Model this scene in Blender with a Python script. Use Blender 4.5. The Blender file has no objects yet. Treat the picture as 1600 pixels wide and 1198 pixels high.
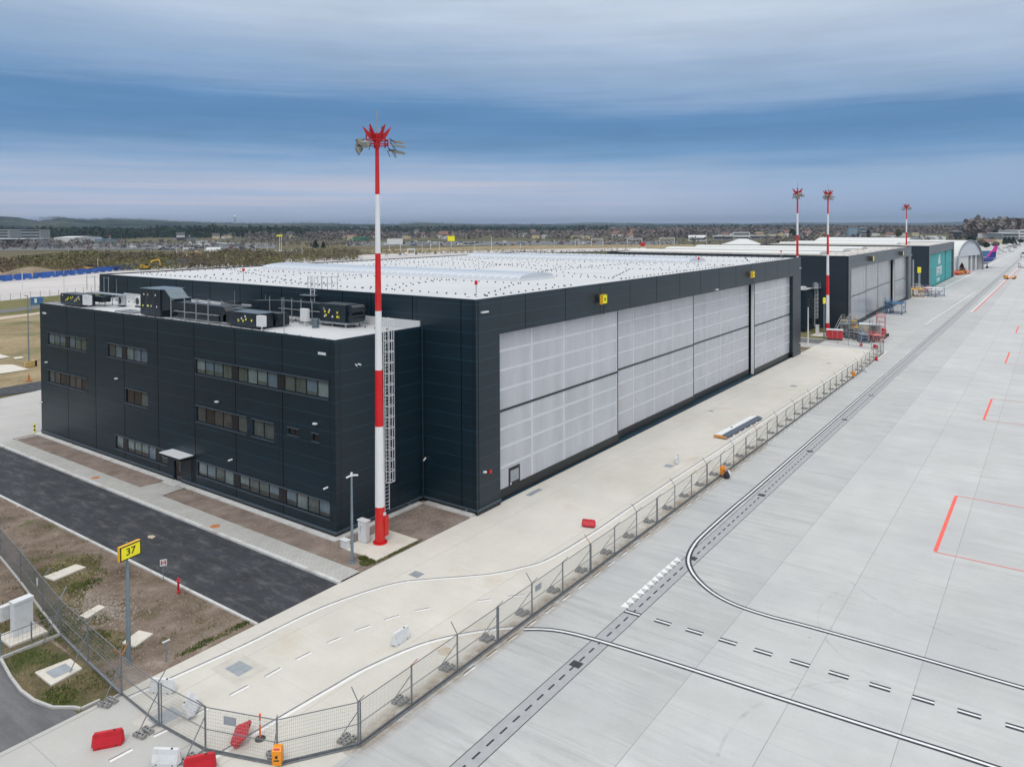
import bpy, math, random
from mathutils import Vector, Matrix
rnd = random.Random(7)
S = bpy.context.scene
COL = S.collection
HAZE = 7.5e-5
# ------------------------------------------------------------------ camera model (metres, X along the hangar doors, Y away from the apron)
F, YAW, PIT, ROL, YC, CH = 1179.9, math.radians(35.948), math.radians(1.0639), math.radians(-0.2626), 375.18, 23.0
fw = Vector((math.cos(YAW)*math.cos(PIT), math.sin(YAW)*math.cos(PIT), -math.sin(PIT)))
rt0 = Vector((math.sin(YAW), -math.cos(YAW), 0)); up0 = rt0.cross(fw)
rt = rt0*math.cos(ROL)+up0*math.sin(ROL); up = up0*math.cos(ROL)-rt0*math.sin(ROL)
def ray(px, py): return fw+rt*((px-800)/F)+up*((YC-py)/F)
def G(px, py, z=0.0):
    d = ray(px, py); t = (z-CH)/d.z
    return (d.x*t, d.y*t)
def HT(px, py, gx, gy):
    d = ray(px, py); t = (gx*fw.x+gy*fw.y)/(d.x*fw.x+d.y*fw.y)
    return CH+d.z*t
def AT(px, dist):          # ground point on the bearing of photo column px, dist metres out
    d = ray(px, 353); l = math.hypot(d.x, d.y); return (d.x/l*dist, d.y/l*dist)
cd = bpy.data.cameras.new('camera'); cam = bpy.data.objects.new('camera', cd); COL.objects.link(cam)
cd.sensor_fit = 'HORIZONTAL'; cd.sensor_width = 36; cd.lens = F/1600*36
cd.shift_y = -(599-YC)/1600; cd.clip_start = .5; cd.clip_end = 40000
mw = Matrix((rt, up, -fw)).transposed().to_4x4(); mw.translation = (0, 0, CH); cam.matrix_world = mw
S.camera = cam
S.render.engine = 'CYCLES'
S.cycles.use_denoising = True
S.cycles.max_bounces = 5; S.cycles.diffuse_bounces = 2; S.cycles.glossy_bounces = 2; S.cycles.transmission_bounces = 3
S.cycles.volume_bounces = 0; S.cycles.transparent_max_bounces = 8
S.view_settings.view_transform = 'Standard'; S.view_settings.look = 'None'; S.view_settings.gamma = 1; S.view_settings.exposure = 0
# ------------------------------------------------------------------ node helper
def lin(r, g=None, b=None):
    if g is None: r, g, b = r
    f = lambda c: (c/255/12.92) if c/255 <= .04045 else ((c/255+.055)/1.055)**2.4
    return (f(r), f(g), f(b), 1)
class NG:
    def __init__(s, tree): s.t = tree; s.N = tree.nodes; s.L = tree.links
    def put(s, sock, v):
        if v is None: return
        if isinstance(v, bpy.types.NodeSocket): s.L.new(v, sock)
        elif isinstance(v, (tuple, list)):
            sock.default_value = tuple(v) if len(v) == len(sock.default_value) else tuple(v)[:len(sock.default_value)]
        else: sock.default_value = v
    def node(s, typ, **kw):
        n = s.N.new(typ)
        for k, v in kw.items(): setattr(n, k, v)
        return n
    def m(s, op, a, b=None, c=None, clamp=False):
        n = s.node('ShaderNodeMath', operation=op, use_clamp=clamp)
        s.put(n.inputs[0], a); s.put(n.inputs[1], b); s.put(n.inputs[2], c); return n.outputs[0]
    def pos(s): return s.node('ShaderNodeNewGeometry').outputs['Position']
    def nor(s): return s.node('ShaderNodeNewGeometry').outputs['True Normal']
    def sep(s, v):
        n = s.node('ShaderNodeSeparateXYZ'); s.put(n.inputs[0], v); return n.outputs
    def comb(s, x, y, z=0.0):
        n = s.node('ShaderNodeCombineXYZ'); s.put(n.inputs[0], x); s.put(n.inputs[1], y); s.put(n.inputs[2], z); return n.outputs[0]
    def noise(s, vec, scale, detail=3.0, rough=.55):
        n = s.node('ShaderNodeTexNoise'); s.put(n.inputs['Vector'], vec); n.inputs['Scale'].default_value = scale
        n.inputs['Detail'].default_value = detail; n.inputs['Roughness'].default_value = rough; return n.outputs[0]
    def white(s, vec):
        n = s.node('ShaderNodeTexWhiteNoise'); s.put(n.inputs[0], vec); return n.outputs[0]
    def vor(s, vec, scale, feat='F1'):
        n = s.node('ShaderNodeTexVoronoi', feature=feat); s.put(n.inputs['Vector'], vec); n.inputs['Scale'].default_value = scale; return n
    def vs(s, vec, sc):
        n = s.node('ShaderNodeVectorMath', operation='MULTIPLY'); s.put(n.inputs[0], vec); n.inputs[1].default_value = sc; return n.outputs[0]
    def ramp(s, fac, stops, interp='LINEAR'):
        n = s.node('ShaderNodeValToRGB'); r = n.color_ramp; r.interpolation = interp
        while len(r.elements) < len(stops): r.elements.new(.5)
        for e, (p, c) in zip(r.elements, stops):
            e.position = p; e.color = c if len(c) == 4 else (*c, 1)
        s.put(n.inputs[0], fac); return n.outputs[0]
    def mr(s, v, a, b, c=0.0, d=1.0, smooth=False):
        n = s.node('ShaderNodeMapRange', clamp=True)
        if smooth: n.interpolation_type = 'SMOOTHSTEP'
        s.put(n.inputs[0], v)
        for i, x in enumerate((a, b, c, d)): s.put(n.inputs[i+1], x)
        return n.outputs[0]
    def mix(s, fac, a, b, mode='MIX'):
        n = s.node('ShaderNodeMix', data_type='RGBA', blend_type=mode)
        s.put(n.inputs[0], fac); s.put(n.inputs[6], a); s.put(n.inputs[7], b); return n.outputs[2]
    def scale(s, col, f):      # colour * float
        n = s.node('ShaderNodeVectorMath', operation='SCALE'); s.put(n.inputs[0], col); s.put(n.inputs['Scale'], f); return n.outputs[0]
MATS = {}
def newmat(name):
    m = bpy.data.materials.new(name); m.use_nodes = True; m.node_tree.nodes.clear()
    g = NG(m.node_tree); out = g.node('ShaderNodeOutputMaterial'); b = g.node('ShaderNodeBsdfPrincipled')
    g.L.new(b.outputs[0], out.inputs[0]); MATS[name] = m
    return m, g, b
def bump(g, b, h, dist, strength=.5):
    n = g.node('ShaderNodeBump'); n.inputs['Strength'].default_value = strength; n.inputs['Distance'].default_value = dist
    g.put(n.inputs['Height'], h); g.L.new(n.outputs[0], b.inputs['Normal'])
def simple(name, col, rough=.6, metal=0.0, var=.10, sc=1.5, spec=.5, dirt=None, dsc=.6):
    m, g, b = newmat(name)
    P = g.pos(); n = g.noise(P, sc, 4)
    f = g.mr(n, .25, .75, 1-var, 1+var)
    c = g.scale(col[:3], f)
    if dirt:
        d = g.mr(g.noise(P, dsc, 5, .65), .5, .75, 0, 1)
        c = g.mix(d, c, dirt)
    g.put(b.inputs['Base Color'], c)
    b.inputs['Roughness'].default_value = rough; b.inputs['Metallic'].default_value = metal
    b.inputs['Specular IOR Level'].default_value = spec
    return m
# ------------------------------------------------------------------ mesh builder
OFF = {}
class MB:
    def __init__(s): s.v = []; s.f = []; s.mi = []; s.k = 0
    def mat(s, k): s.k = k; return s
    def add(s, vs, fs):
        o = len(s.v); s.v += [tuple(v) for v in vs]
        for f in fs: s.f.append([i+o for i in f]); s.mi.append(s.k)
        return s
    def poly(s, pts): return s.add(pts, [list(range(len(pts)))])
    def box(s, x0, y0, z0, x1, y1, z1):
        x0, x1 = min(x0, x1), max(x0, x1); y0, y1 = min(y0, y1), max(y0, y1); z0, z1 = min(z0, z1), max(z0, z1)
        return s.add([(x0,y0,z0),(x1,y0,z0),(x1,y1,z0),(x0,y1,z0),(x0,y0,z1),(x1,y0,z1),(x1,y1,z1),(x0,y1,z1)],
                     [(3,2,1,0),(4,5,6,7),(0,1,5,4),(1,2,6,5),(2,3,7,6),(3,0,4,7)])
    def rbox(s, cx, cy, z0, lx, ly, h, a=0.0, taper=1.0):
        c, n = math.cos(a), math.sin(a); vs = []
        for z, t in ((z0, 1.0), (z0+h, taper)):
            for x, y in ((-lx/2,-ly/2),(lx/2,-ly/2),(lx/2,ly/2),(-lx/2,ly/2)):
                x *= t; y *= t; vs.append((cx+x*c-y*n, cy+x*n+y*c, z))
        return s.add(vs, [(3,2,1,0),(4,5,6,7),(0,1,5,4),(1,2,6,5),(2,3,7,6),(3,0,4,7)])
    def prism(s, pts, z0, z1):
        n = len(pts)
        return s.add([(x,y,z0) for x,y in pts]+[(x,y,z1) for x,y in pts],
                     [list(range(n))[::-1], list(range(n, 2*n))]+[(i,(i+1)%n,n+(i+1)%n,n+i) for i in range(n)])
    def extr(s, pts, vec):     # 3-D polygon swept by vec
        n = len(pts); v = Vector(vec)
        return s.add([tuple(p) for p in pts]+[tuple(Vector(p)+v) for p in pts],
                     [list(range(n))[::-1], list(range(n, 2*n))]+[(i,(i+1)%n,n+(i+1)%n,n+i) for i in range(n)])
    def bar(s, p0, p1, w, h=None):
        p0 = Vector(p0); p1 = Vector(p1); d = (p1-p0); 
        if d.length < 1e-6: return s
        d.normalize(); h = h or w
        a = Vector((0,0,1)) if abs(d.z) < .95 else Vector((1,0,0))
        u = d.cross(a).normalized()*w/2; v = d.cross(u).normalized()*h/2
        vs = [p+a_*u+b_*v for p in (p0,p1) for a_,b_ in ((-1,-1),(1,-1),(1,1),(-1,1))]
        return s.add(vs, [(3,2,1,0),(4,5,6,7),(0,1,5,4),(1,2,6,5),(2,3,7,6),(3,0,4,7)])
    def cyl(s, p0, p1, r0, r1=None, n=10, caps=True):
        p0 = Vector(p0); p1 = Vector(p1); r1 = r0 if r1 is None else r1; d = (p1-p0).normalized()
        a = Vector((0,0,1)) if abs(d.z) < .95 else Vector((1,0,0))
        u = d.cross(a).normalized(); v = d.cross(u)
        vs = [p+(u*math.cos(2*math.pi*i/n)+v*math.sin(2*math.pi*i/n))*r for p, r in ((p0,r0),(p1,r1)) for i in range(n)]
        fs = [(i,(i+1)%n,n+(i+1)%n,n+i) for i in range(n)]
        if caps: fs += [list(range(n))[::-1], list(range(n,2*n))]
        return s.add(vs, fs)
    def lathe(s, prof, c=(0,0), n=14, squash=1.0):
        vs = []; k = len(prof)
        for r, z in prof:
            for i in range(n): vs.append((c[0]+r*math.cos(2*math.pi*i/n), c[1]+squash*r*math.sin(2*math.pi*i/n), z))
        fs = [(j*n+i, j*n+(i+1)%n, (j+1)*n+(i+1)%n, (j+1)*n+i) for j in range(k-1) for i in range(n)]
        fs += [list(range(n))[::-1], list(range((k-1)*n, k*n))]
        return s.add(vs, fs)
    def strip(s, pts, w, z, side=0.0):   # ribbon on the ground following pts (2-D), width w
        L = []; R = []
        for i, p in enumerate(pts):
            a = Vector(pts[max(i-1,0)]); b = Vector(pts[min(i+1,len(pts)-1)]); d = (b-a).normalized(); nrm = Vector((-d.y, d.x))
            q = Vector(p)+nrm*side; L.append((*(q+nrm*w/2), z)); R.append((*(q-nrm*w/2), z))
        for i in range(len(pts)-1): s.poly([R[i], R[i+1], L[i+1], L[i]])
        return s
    def build(s, name, mats, parent=None, loc=None, rz=0.0, smooth=False, **tags):
        off = Vector(OFF.get(parent.name, (0,0,0))) if parent else Vector((0,0,0))
        if loc is not None and parent is None: off = Vector(loc)
        me = bpy.data.meshes.new(name)
        me.from_pydata([(v[0]-off.x, v[1]-off.y, v[2]-off.z) for v in s.v], [], s.f)
        for m in (mats if isinstance(mats, (list, tuple)) else [mats]): me.materials.append(MATS[m] if isinstance(m, str) else m)
        me.polygons.foreach_set('material_index', s.mi)
        if smooth: me.polygons.foreach_set('use_smooth', [True]*len(me.polygons))
        me.update()
        o = bpy.data.objects.new(name, me); COL.objects.link(o)
        if parent: o.parent = parent
        else: o.location = off; o.rotation_euler.z = rz
        OFF[o.name] = tuple(off)
        for k, v in tags.items(): o[k] = v
        return o
def thing(name, loc, label, cat, group=None, rz=0.0, local=False):
    o = bpy.data.objects.new(name, None); COL.objects.link(o); o.location = loc; o.rotation_euler.z = rz
    o.empty_display_size = .3
    OFF[o.name] = (0,0,0) if local else tuple(loc)
    o['label'] = label; o['category'] = cat
    if group: o['group'] = group
    return o
def dup(o, loc=None, rz=None, label=None, group=None, sc=None):
    def cp(x, par):
        c = x.copy(); COL.objects.link(c)
        if par is not None: c.parent = par
        for ch in x.children: cp(ch, c)
        return c
    c = cp(o, None)
    if loc is not None: c.location = loc
    if rz is not None: c.rotation_euler.z = rz
    if label: c['label'] = label
    if group: c['group'] = group
    if sc is not None: c.scale = (sc, sc, sc) if not isinstance(sc, tuple) else sc
    return c
def text(body, parent, size, loc, rot, mat, name='lettering', ext=.004, sx=1.0):
    cu = bpy.data.curves.new(name, 'FONT'); cu.body = body; cu.size = size; cu.extrude = ext; cu.align_x = 'CENTER'; cu.align_y = 'CENTER'
    cu.materials.append(MATS[mat]); cu.offset = size*.008
    tmp = bpy.data.objects.new('t', cu); COL.objects.link(tmp); bpy.context.view_layer.update()
    me = bpy.data.meshes.new_from_object(tmp.evaluated_get(bpy.context.evaluated_depsgraph_get())); bpy.data.objects.remove(tmp)
    me.name = name; me.materials.clear(); me.materials.append(MATS[mat])
    o = bpy.data.objects.new(name, me); COL.objects.link(o); o.parent = parent
    off = OFF.get(parent.name, (0,0,0)); o.location = (loc[0]-off[0], loc[1]-off[1], loc[2]-off[2]); o.rotation_euler = rot; o.scale = (sx,1,1)
    return o
def facade(mb, axis, c, a0, a1, z0, z1, holes, depth, out):
    """wall rectangle on plane axis=c with rectangular holes and reveals going `depth` inwards; out = sign of the outward normal"""
    A = sorted({a0, a1, *[h[0] for h in holes], *[h[1] for h in holes]}); Z = sorted({z0, z1, *[h[2] for h in holes], *[h[3] for h in holes]})
    P = (lambda a, z, d=0: (c-out*d, a, z)) if axis == 'x' else (lambda a, z, d=0: (a, c-out*d, z))
    for i in range(len(A)-1):
        for j in range(len(Z)-1):
            am, zm = (A[i]+A[i+1])/2, (Z[j]+Z[j+1])/2
            if any(h[0] < am < h[1] and h[2] < zm < h[3] for h in holes): continue
            mb.poly([P(A[i],Z[j]), P(A[i+1],Z[j]), P(A[i+1],Z[j+1]), P(A[i],Z[j+1])])
    for h in holes:
        k = [(h[0],h[2]),(h[1],h[2]),(h[1],h[3]),(h[0],h[3])]
        for q in range(4):
            p, r = k[q], k[(q+1)%4]
            mb.poly([P(*p), P(*r), P(*r, depth), P(*p, depth)])
# ------------------------------------------------------------------ world: overcast sky over a clear-sky base
SUN_EL, SUN_AZ = math.radians(50), math.radians(-150)     # azimuth measured from +X towards +Y
w = bpy.data.worlds.new('World'); S.world = w; w.use_nodes = True; w.node_tree.nodes.clear(); g = NG(w.node_tree)
D = g.node('ShaderNodeTexCoord').outputs['Generated']
x, y, z = g.sep(D)[:3]
a = g.m('ADD', g.m('MULTIPLY', x, rt0.x), g.m('MULTIPLY', y, rt0.y))          # -1 .. 1 across the sky from left to right
wisp = g.noise(g.vs(D, (1.3, 1.3, 9)), 1.6, 5, .55)
fine = g.noise(g.vs(D, (1.6, 1.6, 40)), 2.2, 6, .6)
t = g.m('ADD', z, g.m('MULTIPLY', g.m('SUBTRACT', wisp, .5), .055))
t = g.m('ADD', t, g.m('MULTIPLY', g.m('SUBTRACT', fine, .5), .045))
t = g.m('ADD', t, g.m('MULTIPLY', g.m('MULTIPLY', a, g.mr(z, .06, .2)), .045))
deck = g.ramp(t, [(0, lin(158,172,196)), (.035, lin(160,174,200)), (.065, lin(150,173,203)), (.095, lin(106,149,194)), (.125, lin(88,135,184)), (.145, lin(95,141,188)),
                  (.17, lin(138,168,205)), (.20, lin(157,181,211)), (.235, lin(178,197,220)), (.27, lin(195,209,228)), (.42, (.85,.89,.94,1)), (1, (1.0,1.0,1.0,1))])
lump = g.noise(g.vs(D, (2.2, 2.2, 14)), 2.4, 6, .6); deck = g.scale(deck, g.mr(lump, .3, .7, .93, 1.07))
low = g.m('MULTIPLY', g.mr(z, .085, .05), g.mr(g.noise(g.vs(D, (1.2, 1.2, 75)), 1.7, 4, .5), .42, .68))
low = g.m('MULTIPLY', low, g.mr(a, .35, -.05)); low = g.m('MULTIPLY', low, .75)
deck = g.mix(low, deck, lin(190,187,200))
deck = g.mix(g.m('MULTIPLY', g.mr(a, .12, .5), g.mr(z, .10, .03, 0, .62)), deck, lin(122,152,188))
bright = g.mr(z, .32, .95, 1.0, 1.55)
deck = g.scale(deck, bright); deck = g.scale(deck, g.mr(z, .0, .11, 1.5, 1.0))
sky = g.node('ShaderNodeTexSky', sky_type='NISHITA'); sky.sun_disc = False; sky.sun_elevation = SUN_EL; sky.sun_rotation = math.pi/2-SUN_AZ
bg1 = g.node('ShaderNodeBackground'); g.put(bg1.inputs[0], deck); bg1.inputs[1].default_value = .93
bg2 = g.node('ShaderNodeBackground'); g.L.new(sky.outputs[0], bg2.inputs[0]); bg2.inputs[1].default_value = .006
ad = g.node('ShaderNodeAddShader'); g.L.new(bg1.outputs[0], ad.inputs[0]); g.L.new(bg2.outputs[0], ad.inputs[1])
out = g.node('ShaderNodeOutputWorld'); g.L.new(ad.outputs[0], out.inputs[0])
sl = bpy.data.lights.new('sun', 'SUN'); sl.energy = 1.15; sl.angle = math.radians(16); sl.color = (1, .965, .91)
so = bpy.data.objects.new('sun', sl); COL.objects.link(so)
sd = Vector((math.cos(SUN_EL)*math.cos(SUN_AZ), math.cos(SUN_EL)*math.sin(SUN_AZ), math.sin(SUN_EL)))
so.rotation_euler = sd.to_track_quat('Z', 'Y').to_euler(); so.location = (0, 0, 60)
# ------------------------------------------------------------------ materials
def concrete(name, c1, c2, jx, ox, jy, oy, joint, streak=.10, stain=None, rows=.06, jw=.025, big_row=False):
    m, g, b = newmat(name); P = g.pos(); x, y, z = g.sep(P)[:3]
    ux = g.m('DIVIDE', g.m('SUBTRACT', x, ox), jx); uy = g.m('DIVIDE', g.m('SUBTRACT', y, oy), jy)
    big = g.noise(P, .045, 4, .6); mid = g.noise(P, .35, 5, .65); fin = g.noise(P, 6, 3, .6)
    c = g.mix(g.mr(big, .35, .65), c1, c2)
    f = g.mr(mid, .3, .7, .94, 1.05)
    row = g.white(g.comb(0.0, g.m('FLOOR', uy))); slab = g.white(g.comb(g.m('FLOOR', ux), g.m('FLOOR', uy)))
    f = g.m('MULTIPLY', f, g.mr(row, 0, 1, 1-rows, 1+rows*.7)); f = g.m('MULTIPLY', f, g.mr(slab, 0, 1, 1-rows*.45, 1+rows*.3))
    f = g.m('MULTIPLY', f, g.mr(fin, .3, .7, .975, 1.02))
    st = g.noise(g.comb(g.m('MULTIPLY', x, 2.1), g.m('MULTIPLY', y, .13)), 1.0, 5, .7)
    st2 = g.noise(g.comb(g.m('MULTIPLY', x, .45), g.m('MULTIPLY', y, .1)), 1.0, 3, .6)
    f = g.m('MULTIPLY', f, g.m('SUBTRACT', 1.0, g.m('MULTIPLY', g.mr(st, .5, .72), g.mr(st2, .42, .66, .1*streak, streak))))
    f = g.m('MULTIPLY', f, g.mr(st2, .3, .7, 1-streak*.25, 1+streak*.25))
    if big_row: f = g.m('MULTIPLY', f, g.m('SUBTRACT', 1.0, g.m('ADD', g.m('MULTIPLY', g.m('GREATER_THAN', y, 15.15), .035), g.m('MULTIPLY', g.m('GREATER_THAN', y, 15.15), g.m('MULTIPLY', g.mr(g.noise(g.comb(g.m('MULTIPLY', x, 1.5), g.m('MULTIPLY', y, .11)), 1.0, 6, .72), .46, .66), g.mr(g.noise(P, .09, 3),   .4, .62, .05, .22)))))); f = g.m('MULTIPLY', f, g.m('ADD', 1.0, g.m('MULTIPLY', g.m('MULTIPLY', g.m('GREATER_THAN', y, 10.4), g.m('LESS_THAN', y, 15.15)), .025)))
    c = g.scale(c, f)
    if big_row: c = g.mix(g.mr(g.noise(P, .16, 4, .6), .45, .7, 0, .5), c, g.scale(c, 1.0)); c = g.mix(g.mr(g.noise(P, .11, 4, .6), .5, .68, 0, .22), c, (.33,.35,.40,1))
    if stain:
        sm = g.m('MULTIPLY', g.mr(g.noise(P, .28, 6, .7), .53, .72), g.mr(g.noise(P, .06, 2), .42, .6))
        c = g.mix(g.m('MULTIPLY', sm, .75), c, stain)
    # sharp tonal spots: oil drips
    v = g.vor(P, .55); sp = g.m('LESS_THAN', v.outputs['Distance'], g.m('MULTIPLY', g.white(v.outputs['Position']), .075))
    keep = g.m('GREATER_THAN', g.white(g.vs(v.outputs['Position'], (3.1, 1.7, 1))), .86)
    c = g.mix(g.m('MULTIPLY', g.m('MULTIPLY', sp, keep), .45), c, (.12, .12, .115, 1))
    jj = g.m('MAXIMUM', g.m('LESS_THAN', g.m('MULTIPLY', g.m('ABSOLUTE', g.m('SUBTRACT', g.m('FRACT', g.m('ADD', uy, .5)), .5)), jy), jw),
             g.m('MULTIPLY', g.m('LESS_THAN', g.m('MULTIPLY', g.m('ABSOLUTE', g.m('SUBTRACT', g.m('FRACT', g.m('ADD', ux, .5)), .5)), jx), jw*.75), .55))
    c = g.mix(g.m('MULTIPLY', jj, g.mr(mid, .3, .7, .5, .95)), c, joint)
    g.put(b.inputs['Base Color'], c); b.inputs['Roughness'].default_value = .75; b.inputs['Specular IOR Level'].default_value = .35
    bump(g, b, fin, .01, .25)
concrete('apron_concrete', (.45,.455,.45,1), (.50,.505,.50,1), 5.25, 38.72, 4.75, 5.65, (.20,.20,.20,1), .24, None, .045, .016, True)
concrete('new_concrete', (.55,.53,.475,1), (.62,.595,.54,1), 7.4, 23.9, 6.2, 28.9, (.33,.31,.27,1), .09, (.50,.42,.32,1), .03, .016)
concrete('old_concrete', (.43,.425,.405,1), (.47,.465,.445,1), 6.0, 14.3, 6.0, 31.2, (.22,.21,.2,1), .06, (.42,.36,.28,1), .03, .03)
concrete('far_slab', (.47,.45,.44,1), (.52,.50,.49,1), 60, 0, 12, 3, (.46,.36,.28,1), .10, (.55,.42,.33,1), .07, .5)
def asphalt(name, c, var, wear=None):
    m, g, b = newmat(name); P = g.pos(); x, y, z = g.sep(P)[:3]
    f = g.mr(g.noise(P, .5, 6, .7), .3, .7, 1-var, 1+var)
    lane = g.noise(g.comb(g.m('MULTIPLY', x, 1.6), g.m('MULTIPLY', y, .16)), 1.0, 4, .6)
    f = g.m('MULTIPLY', f, g.mr(lane, .35, .7, .88, 1.25))
    f = g.m('MULTIPLY', f, g.mr(g.noise(P, 18, 2), .3, .7, .85, 1.15))
    col = g.scale(c[:3], f)
    if wear: col = g.mix(g.m('MULTIPLY', g.mr(g.noise(g.comb(g.m('MULTIPLY', x, 1.5), g.m('MULTIPLY', y, .4)), 1.0, 8, .8), .5, .74), .75), col, wear)
    g.put(b.inputs['Base Color'], col); b.inputs['Roughness'].default_value = .8
asphalt('road_asphalt', (.030,.033,.040,1), .35, (.17,.165,.16,1))
asphalt('grey_asphalt', (.115,.116,.122,1), .12, (.17,.165,.16,1))
def soil(name, cols, sc=.35, fine=9.0, green=None, bs=.06, gth=(.52,.62), gsc=.16):
    m, g, b = newmat(name); P = g.pos()
    n = g.noise(P, sc, 7, .68)
    c = g.ramp(n, [(.28, cols[0]), (.45, cols[1]), (.58, cols[2]), (.75, cols[3])])
    f = g.mr(g.noise(P, fine, 3, .7), .3, .7, .78, 1.22)
    c = g.scale(c, f)
    if green: c = g.mix(g.m('MULTIPLY', g.mr(g.noise(P, gsc, 6, .72), *gth), .85), c, green)
    g.put(b.inputs['Base Color'], c); b.inputs['Roughness'].default_value = .95; b.inputs['Specular IOR Level'].default_value = .15
    bump(g, b, g.noise(P, fine*.6, 4, .7), bs, .8)
soil('gravel', ((.15,.115,.10,1),(.21,.165,.14,1),(.26,.21,.18,1),(.33,.28,.25,1)), .5, 14)
soil('rough_dirt', ((.085,.062,.045,1),(.165,.125,.095,1),(.235,.185,.15,1),(.40,.345,.29,1)), .33, 7, (.10,.105,.04,1), .16, (.57,.68), .22)
soil('turf_soil', ((.07,.06,.03,1),(.11,.09,.05,1),(.16,.13,.075,1),(.24,.20,.13,1)), .5, 8, (.05,.07,.02,1), .08)
soil('dry_field', ((.17,.13,.075,1),(.26,.205,.12,1),(.33,.26,.16,1),(.42,.35,.24,1)), .06, 1.5, (.11,.12,.05,1), .1, (.5,.66), .035)
soil('verge_grass', ((.09,.09,.035,1),(.13,.13,.05,1),(.17,.155,.065,1),(.22,.19,.09,1)), .08, 2.0, None)
soil('plain', ((.07,.07,.035,1),(.11,.095,.05,1),(.16,.135,.075,1),(.22,.18,.10,1)), .008, .05, (.045,.065,.028,1), .1, (.46,.6), .004)
soil('scrub_soil', ((.07,.06,.035,1),(.12,.095,.06,1),(.17,.135,.085,1),(.27,.21,.14,1)), .03, .6, (.07,.08,.03,1), .1, (.45,.6), .02)
soil('sand', ((.38,.27,.15,1),(.50,.37,.22,1),(.58,.45,.29,1),(.66,.55,.40,1)), .03, .5, None)
soil('spoil', ((.15,.12,.09,1),(.22,.175,.13,1),(.28,.22,.165,1),(.36,.29,.22,1)), .12, 1.0, None)
def paving():
    m, g, b = newmat('paving'); P = g.pos()
    n = g.node('ShaderNodeTexBrick'); g.put(n.inputs['Vector'], P); n.inputs['Scale'].default_value = 1.0
    n.inputs['Brick Width'].default_value = .4; n.inputs['Row Height'].default_value = .2; n.inputs['Mortar Size'].default_value = .012
    n.inputs['Color1'].default_value = (.40,.40,.375,1); n.inputs['Color2'].default_value = (.46,.455,.43,1); n.inputs['Mortar'].default_value = (.25,.25,.235,1)
    f = g.mr(g.noise(P, .4, 5, .65), .3, .7, .9, 1.08)
    g.put(b.inputs['Base Color'], g.scale(n.outputs[0], f)); b.inputs['Roughness'].default_value = .85
paving()
def cladding(name, col, hp=1.12, vx=6.02, rough=.42, hl=2.4, rib=0.0, ph=1.4, spec=.5):
    sp_ = spec
    m, g, b = newmat(name); P = g.pos(); x, y, z = g.sep(P)[:3]; nx, ny, nz = g.sep(g.nor())[:3]
    isx = g.m('GREATER_THAN', g.m('ABSOLUTE', nx), .5)
    u = g.m('ADD', g.m('MULTIPLY', isx, y), g.m('MULTIPLY', g.m('SUBTRACT', 1.0, isx), x))
    hz = g.m('FRACT', g.m('DIVIDE', g.m('ADD', z, .05), hp)); line = g.m('LESS_THAN', hz, .05)
    vv = g.m('FRACT', g.m('DIVIDE', g.m('SUBTRACT', u, ph), vx)); vl = g.m('LESS_THAN', vv, .02)
    f = g.mr(g.noise(g.vs(P, (.25,.25,.8)), 1.0, 4), .3, .7, .88, 1.12)
    pan = g.white(g.comb(g.m('FLOOR', g.m('DIVIDE', g.m('SUBTRACT', u, ph), vx)), g.m('FLOOR', g.m('DIVIDE', g.m('ADD', z, .05), hp))))
    f = g.m('MULTIPLY', f, g.mr(pan, 0, 1, .95, 1.05))
    f = g.m('MULTIPLY', f, g.m('ADD', 1.0, g.m('MULTIPLY', line, hl-1)))
    f = g.m('MULTIPLY', f, g.m('SUBTRACT', 1.0, g.m('MULTIPLY', vl, .6)))
    if rib: f = g.m('MULTIPLY', f, g.mr(g.m('SINE', g.m('MULTIPLY', u, 2*math.pi/1.1)), -1, 1, 1-rib, 1+rib))
    g.put(b.inputs['Base Color'], g.scale(col[:3], f)); b.inputs['Roughness'].default_value = rough
    b.inputs['Specular IOR Level'].default_value = sp_
    oc = g.noise(g.vs(P, (.5,.5,2.2)), 1.0, 2)
    bump(g, b, g.m('ADD', g.m('SUBTRACT', 1.0, g.m('MAXIMUM', line, vl)), g.m('MULTIPLY', oc, .8)), .02, .3)
cladding('anthracite_cladding', (.0045,.0165,.0265,1), rough=.38, spec=.5)
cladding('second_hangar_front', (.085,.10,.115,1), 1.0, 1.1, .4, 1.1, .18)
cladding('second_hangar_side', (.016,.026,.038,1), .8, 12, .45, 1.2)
def polycarb(name, col, rib=.3, amp=.05):
    m, g, b = newmat(name); P = g.pos(); x, y, z = g.sep(P)[:3]
    f = g.mr(g.m('SINE', g.m('MULTIPLY', x, 2*math.pi/rib)), -1, 1, 1-amp, 1+amp)
    f = g.m('MULTIPLY', f, g.mr(g.noise(g.vs(P, (.6,.6,.22)), 1.0, 4, .6), .3, .7, .93, 1.06))
    pan = g.white(g.comb(g.m('FLOOR', g.m('DIVIDE', x, 1.05)), 0.0)); f = g.m('MULTIPLY', f, g.mr(pan, 0, 1, .97, 1.03))
    f = g.m('MULTIPLY', f, g.mr(g.noise(g.comb(g.m('MULTIPLY', x, .9), 0.0, g.m('MULTIPLY', z, .12)), 1.0, 5, .7), .4, .75, 1.0, .86))
    c = g.scale(col[:3], f); c = g.mix(g.mr(g.noise(g.vs(P, (.11,.11,.2)), 1.0, 3), .4, .62, 0, .5), c, g.mix(1.0, c, (1.03,.965,.955,1), 'MULTIPLY'))  # broad pinkish reflection bands painted into the panel colour
    g.put(b.inputs['Base Color'], c); b.inputs['Roughness'].default_value = .2
polycarb('translucent_panel', (.50,.52,.56,1)); polycarb('translucent_panel_far', (.34,.36,.395,1), .8, .04); polycarb('teal_panel', (.035,.36,.36,1), 1.2, .05); MATS['teal_panel'].node_tree.nodes['Principled BSDF'].inputs['Roughness'].default_value = .6
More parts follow.
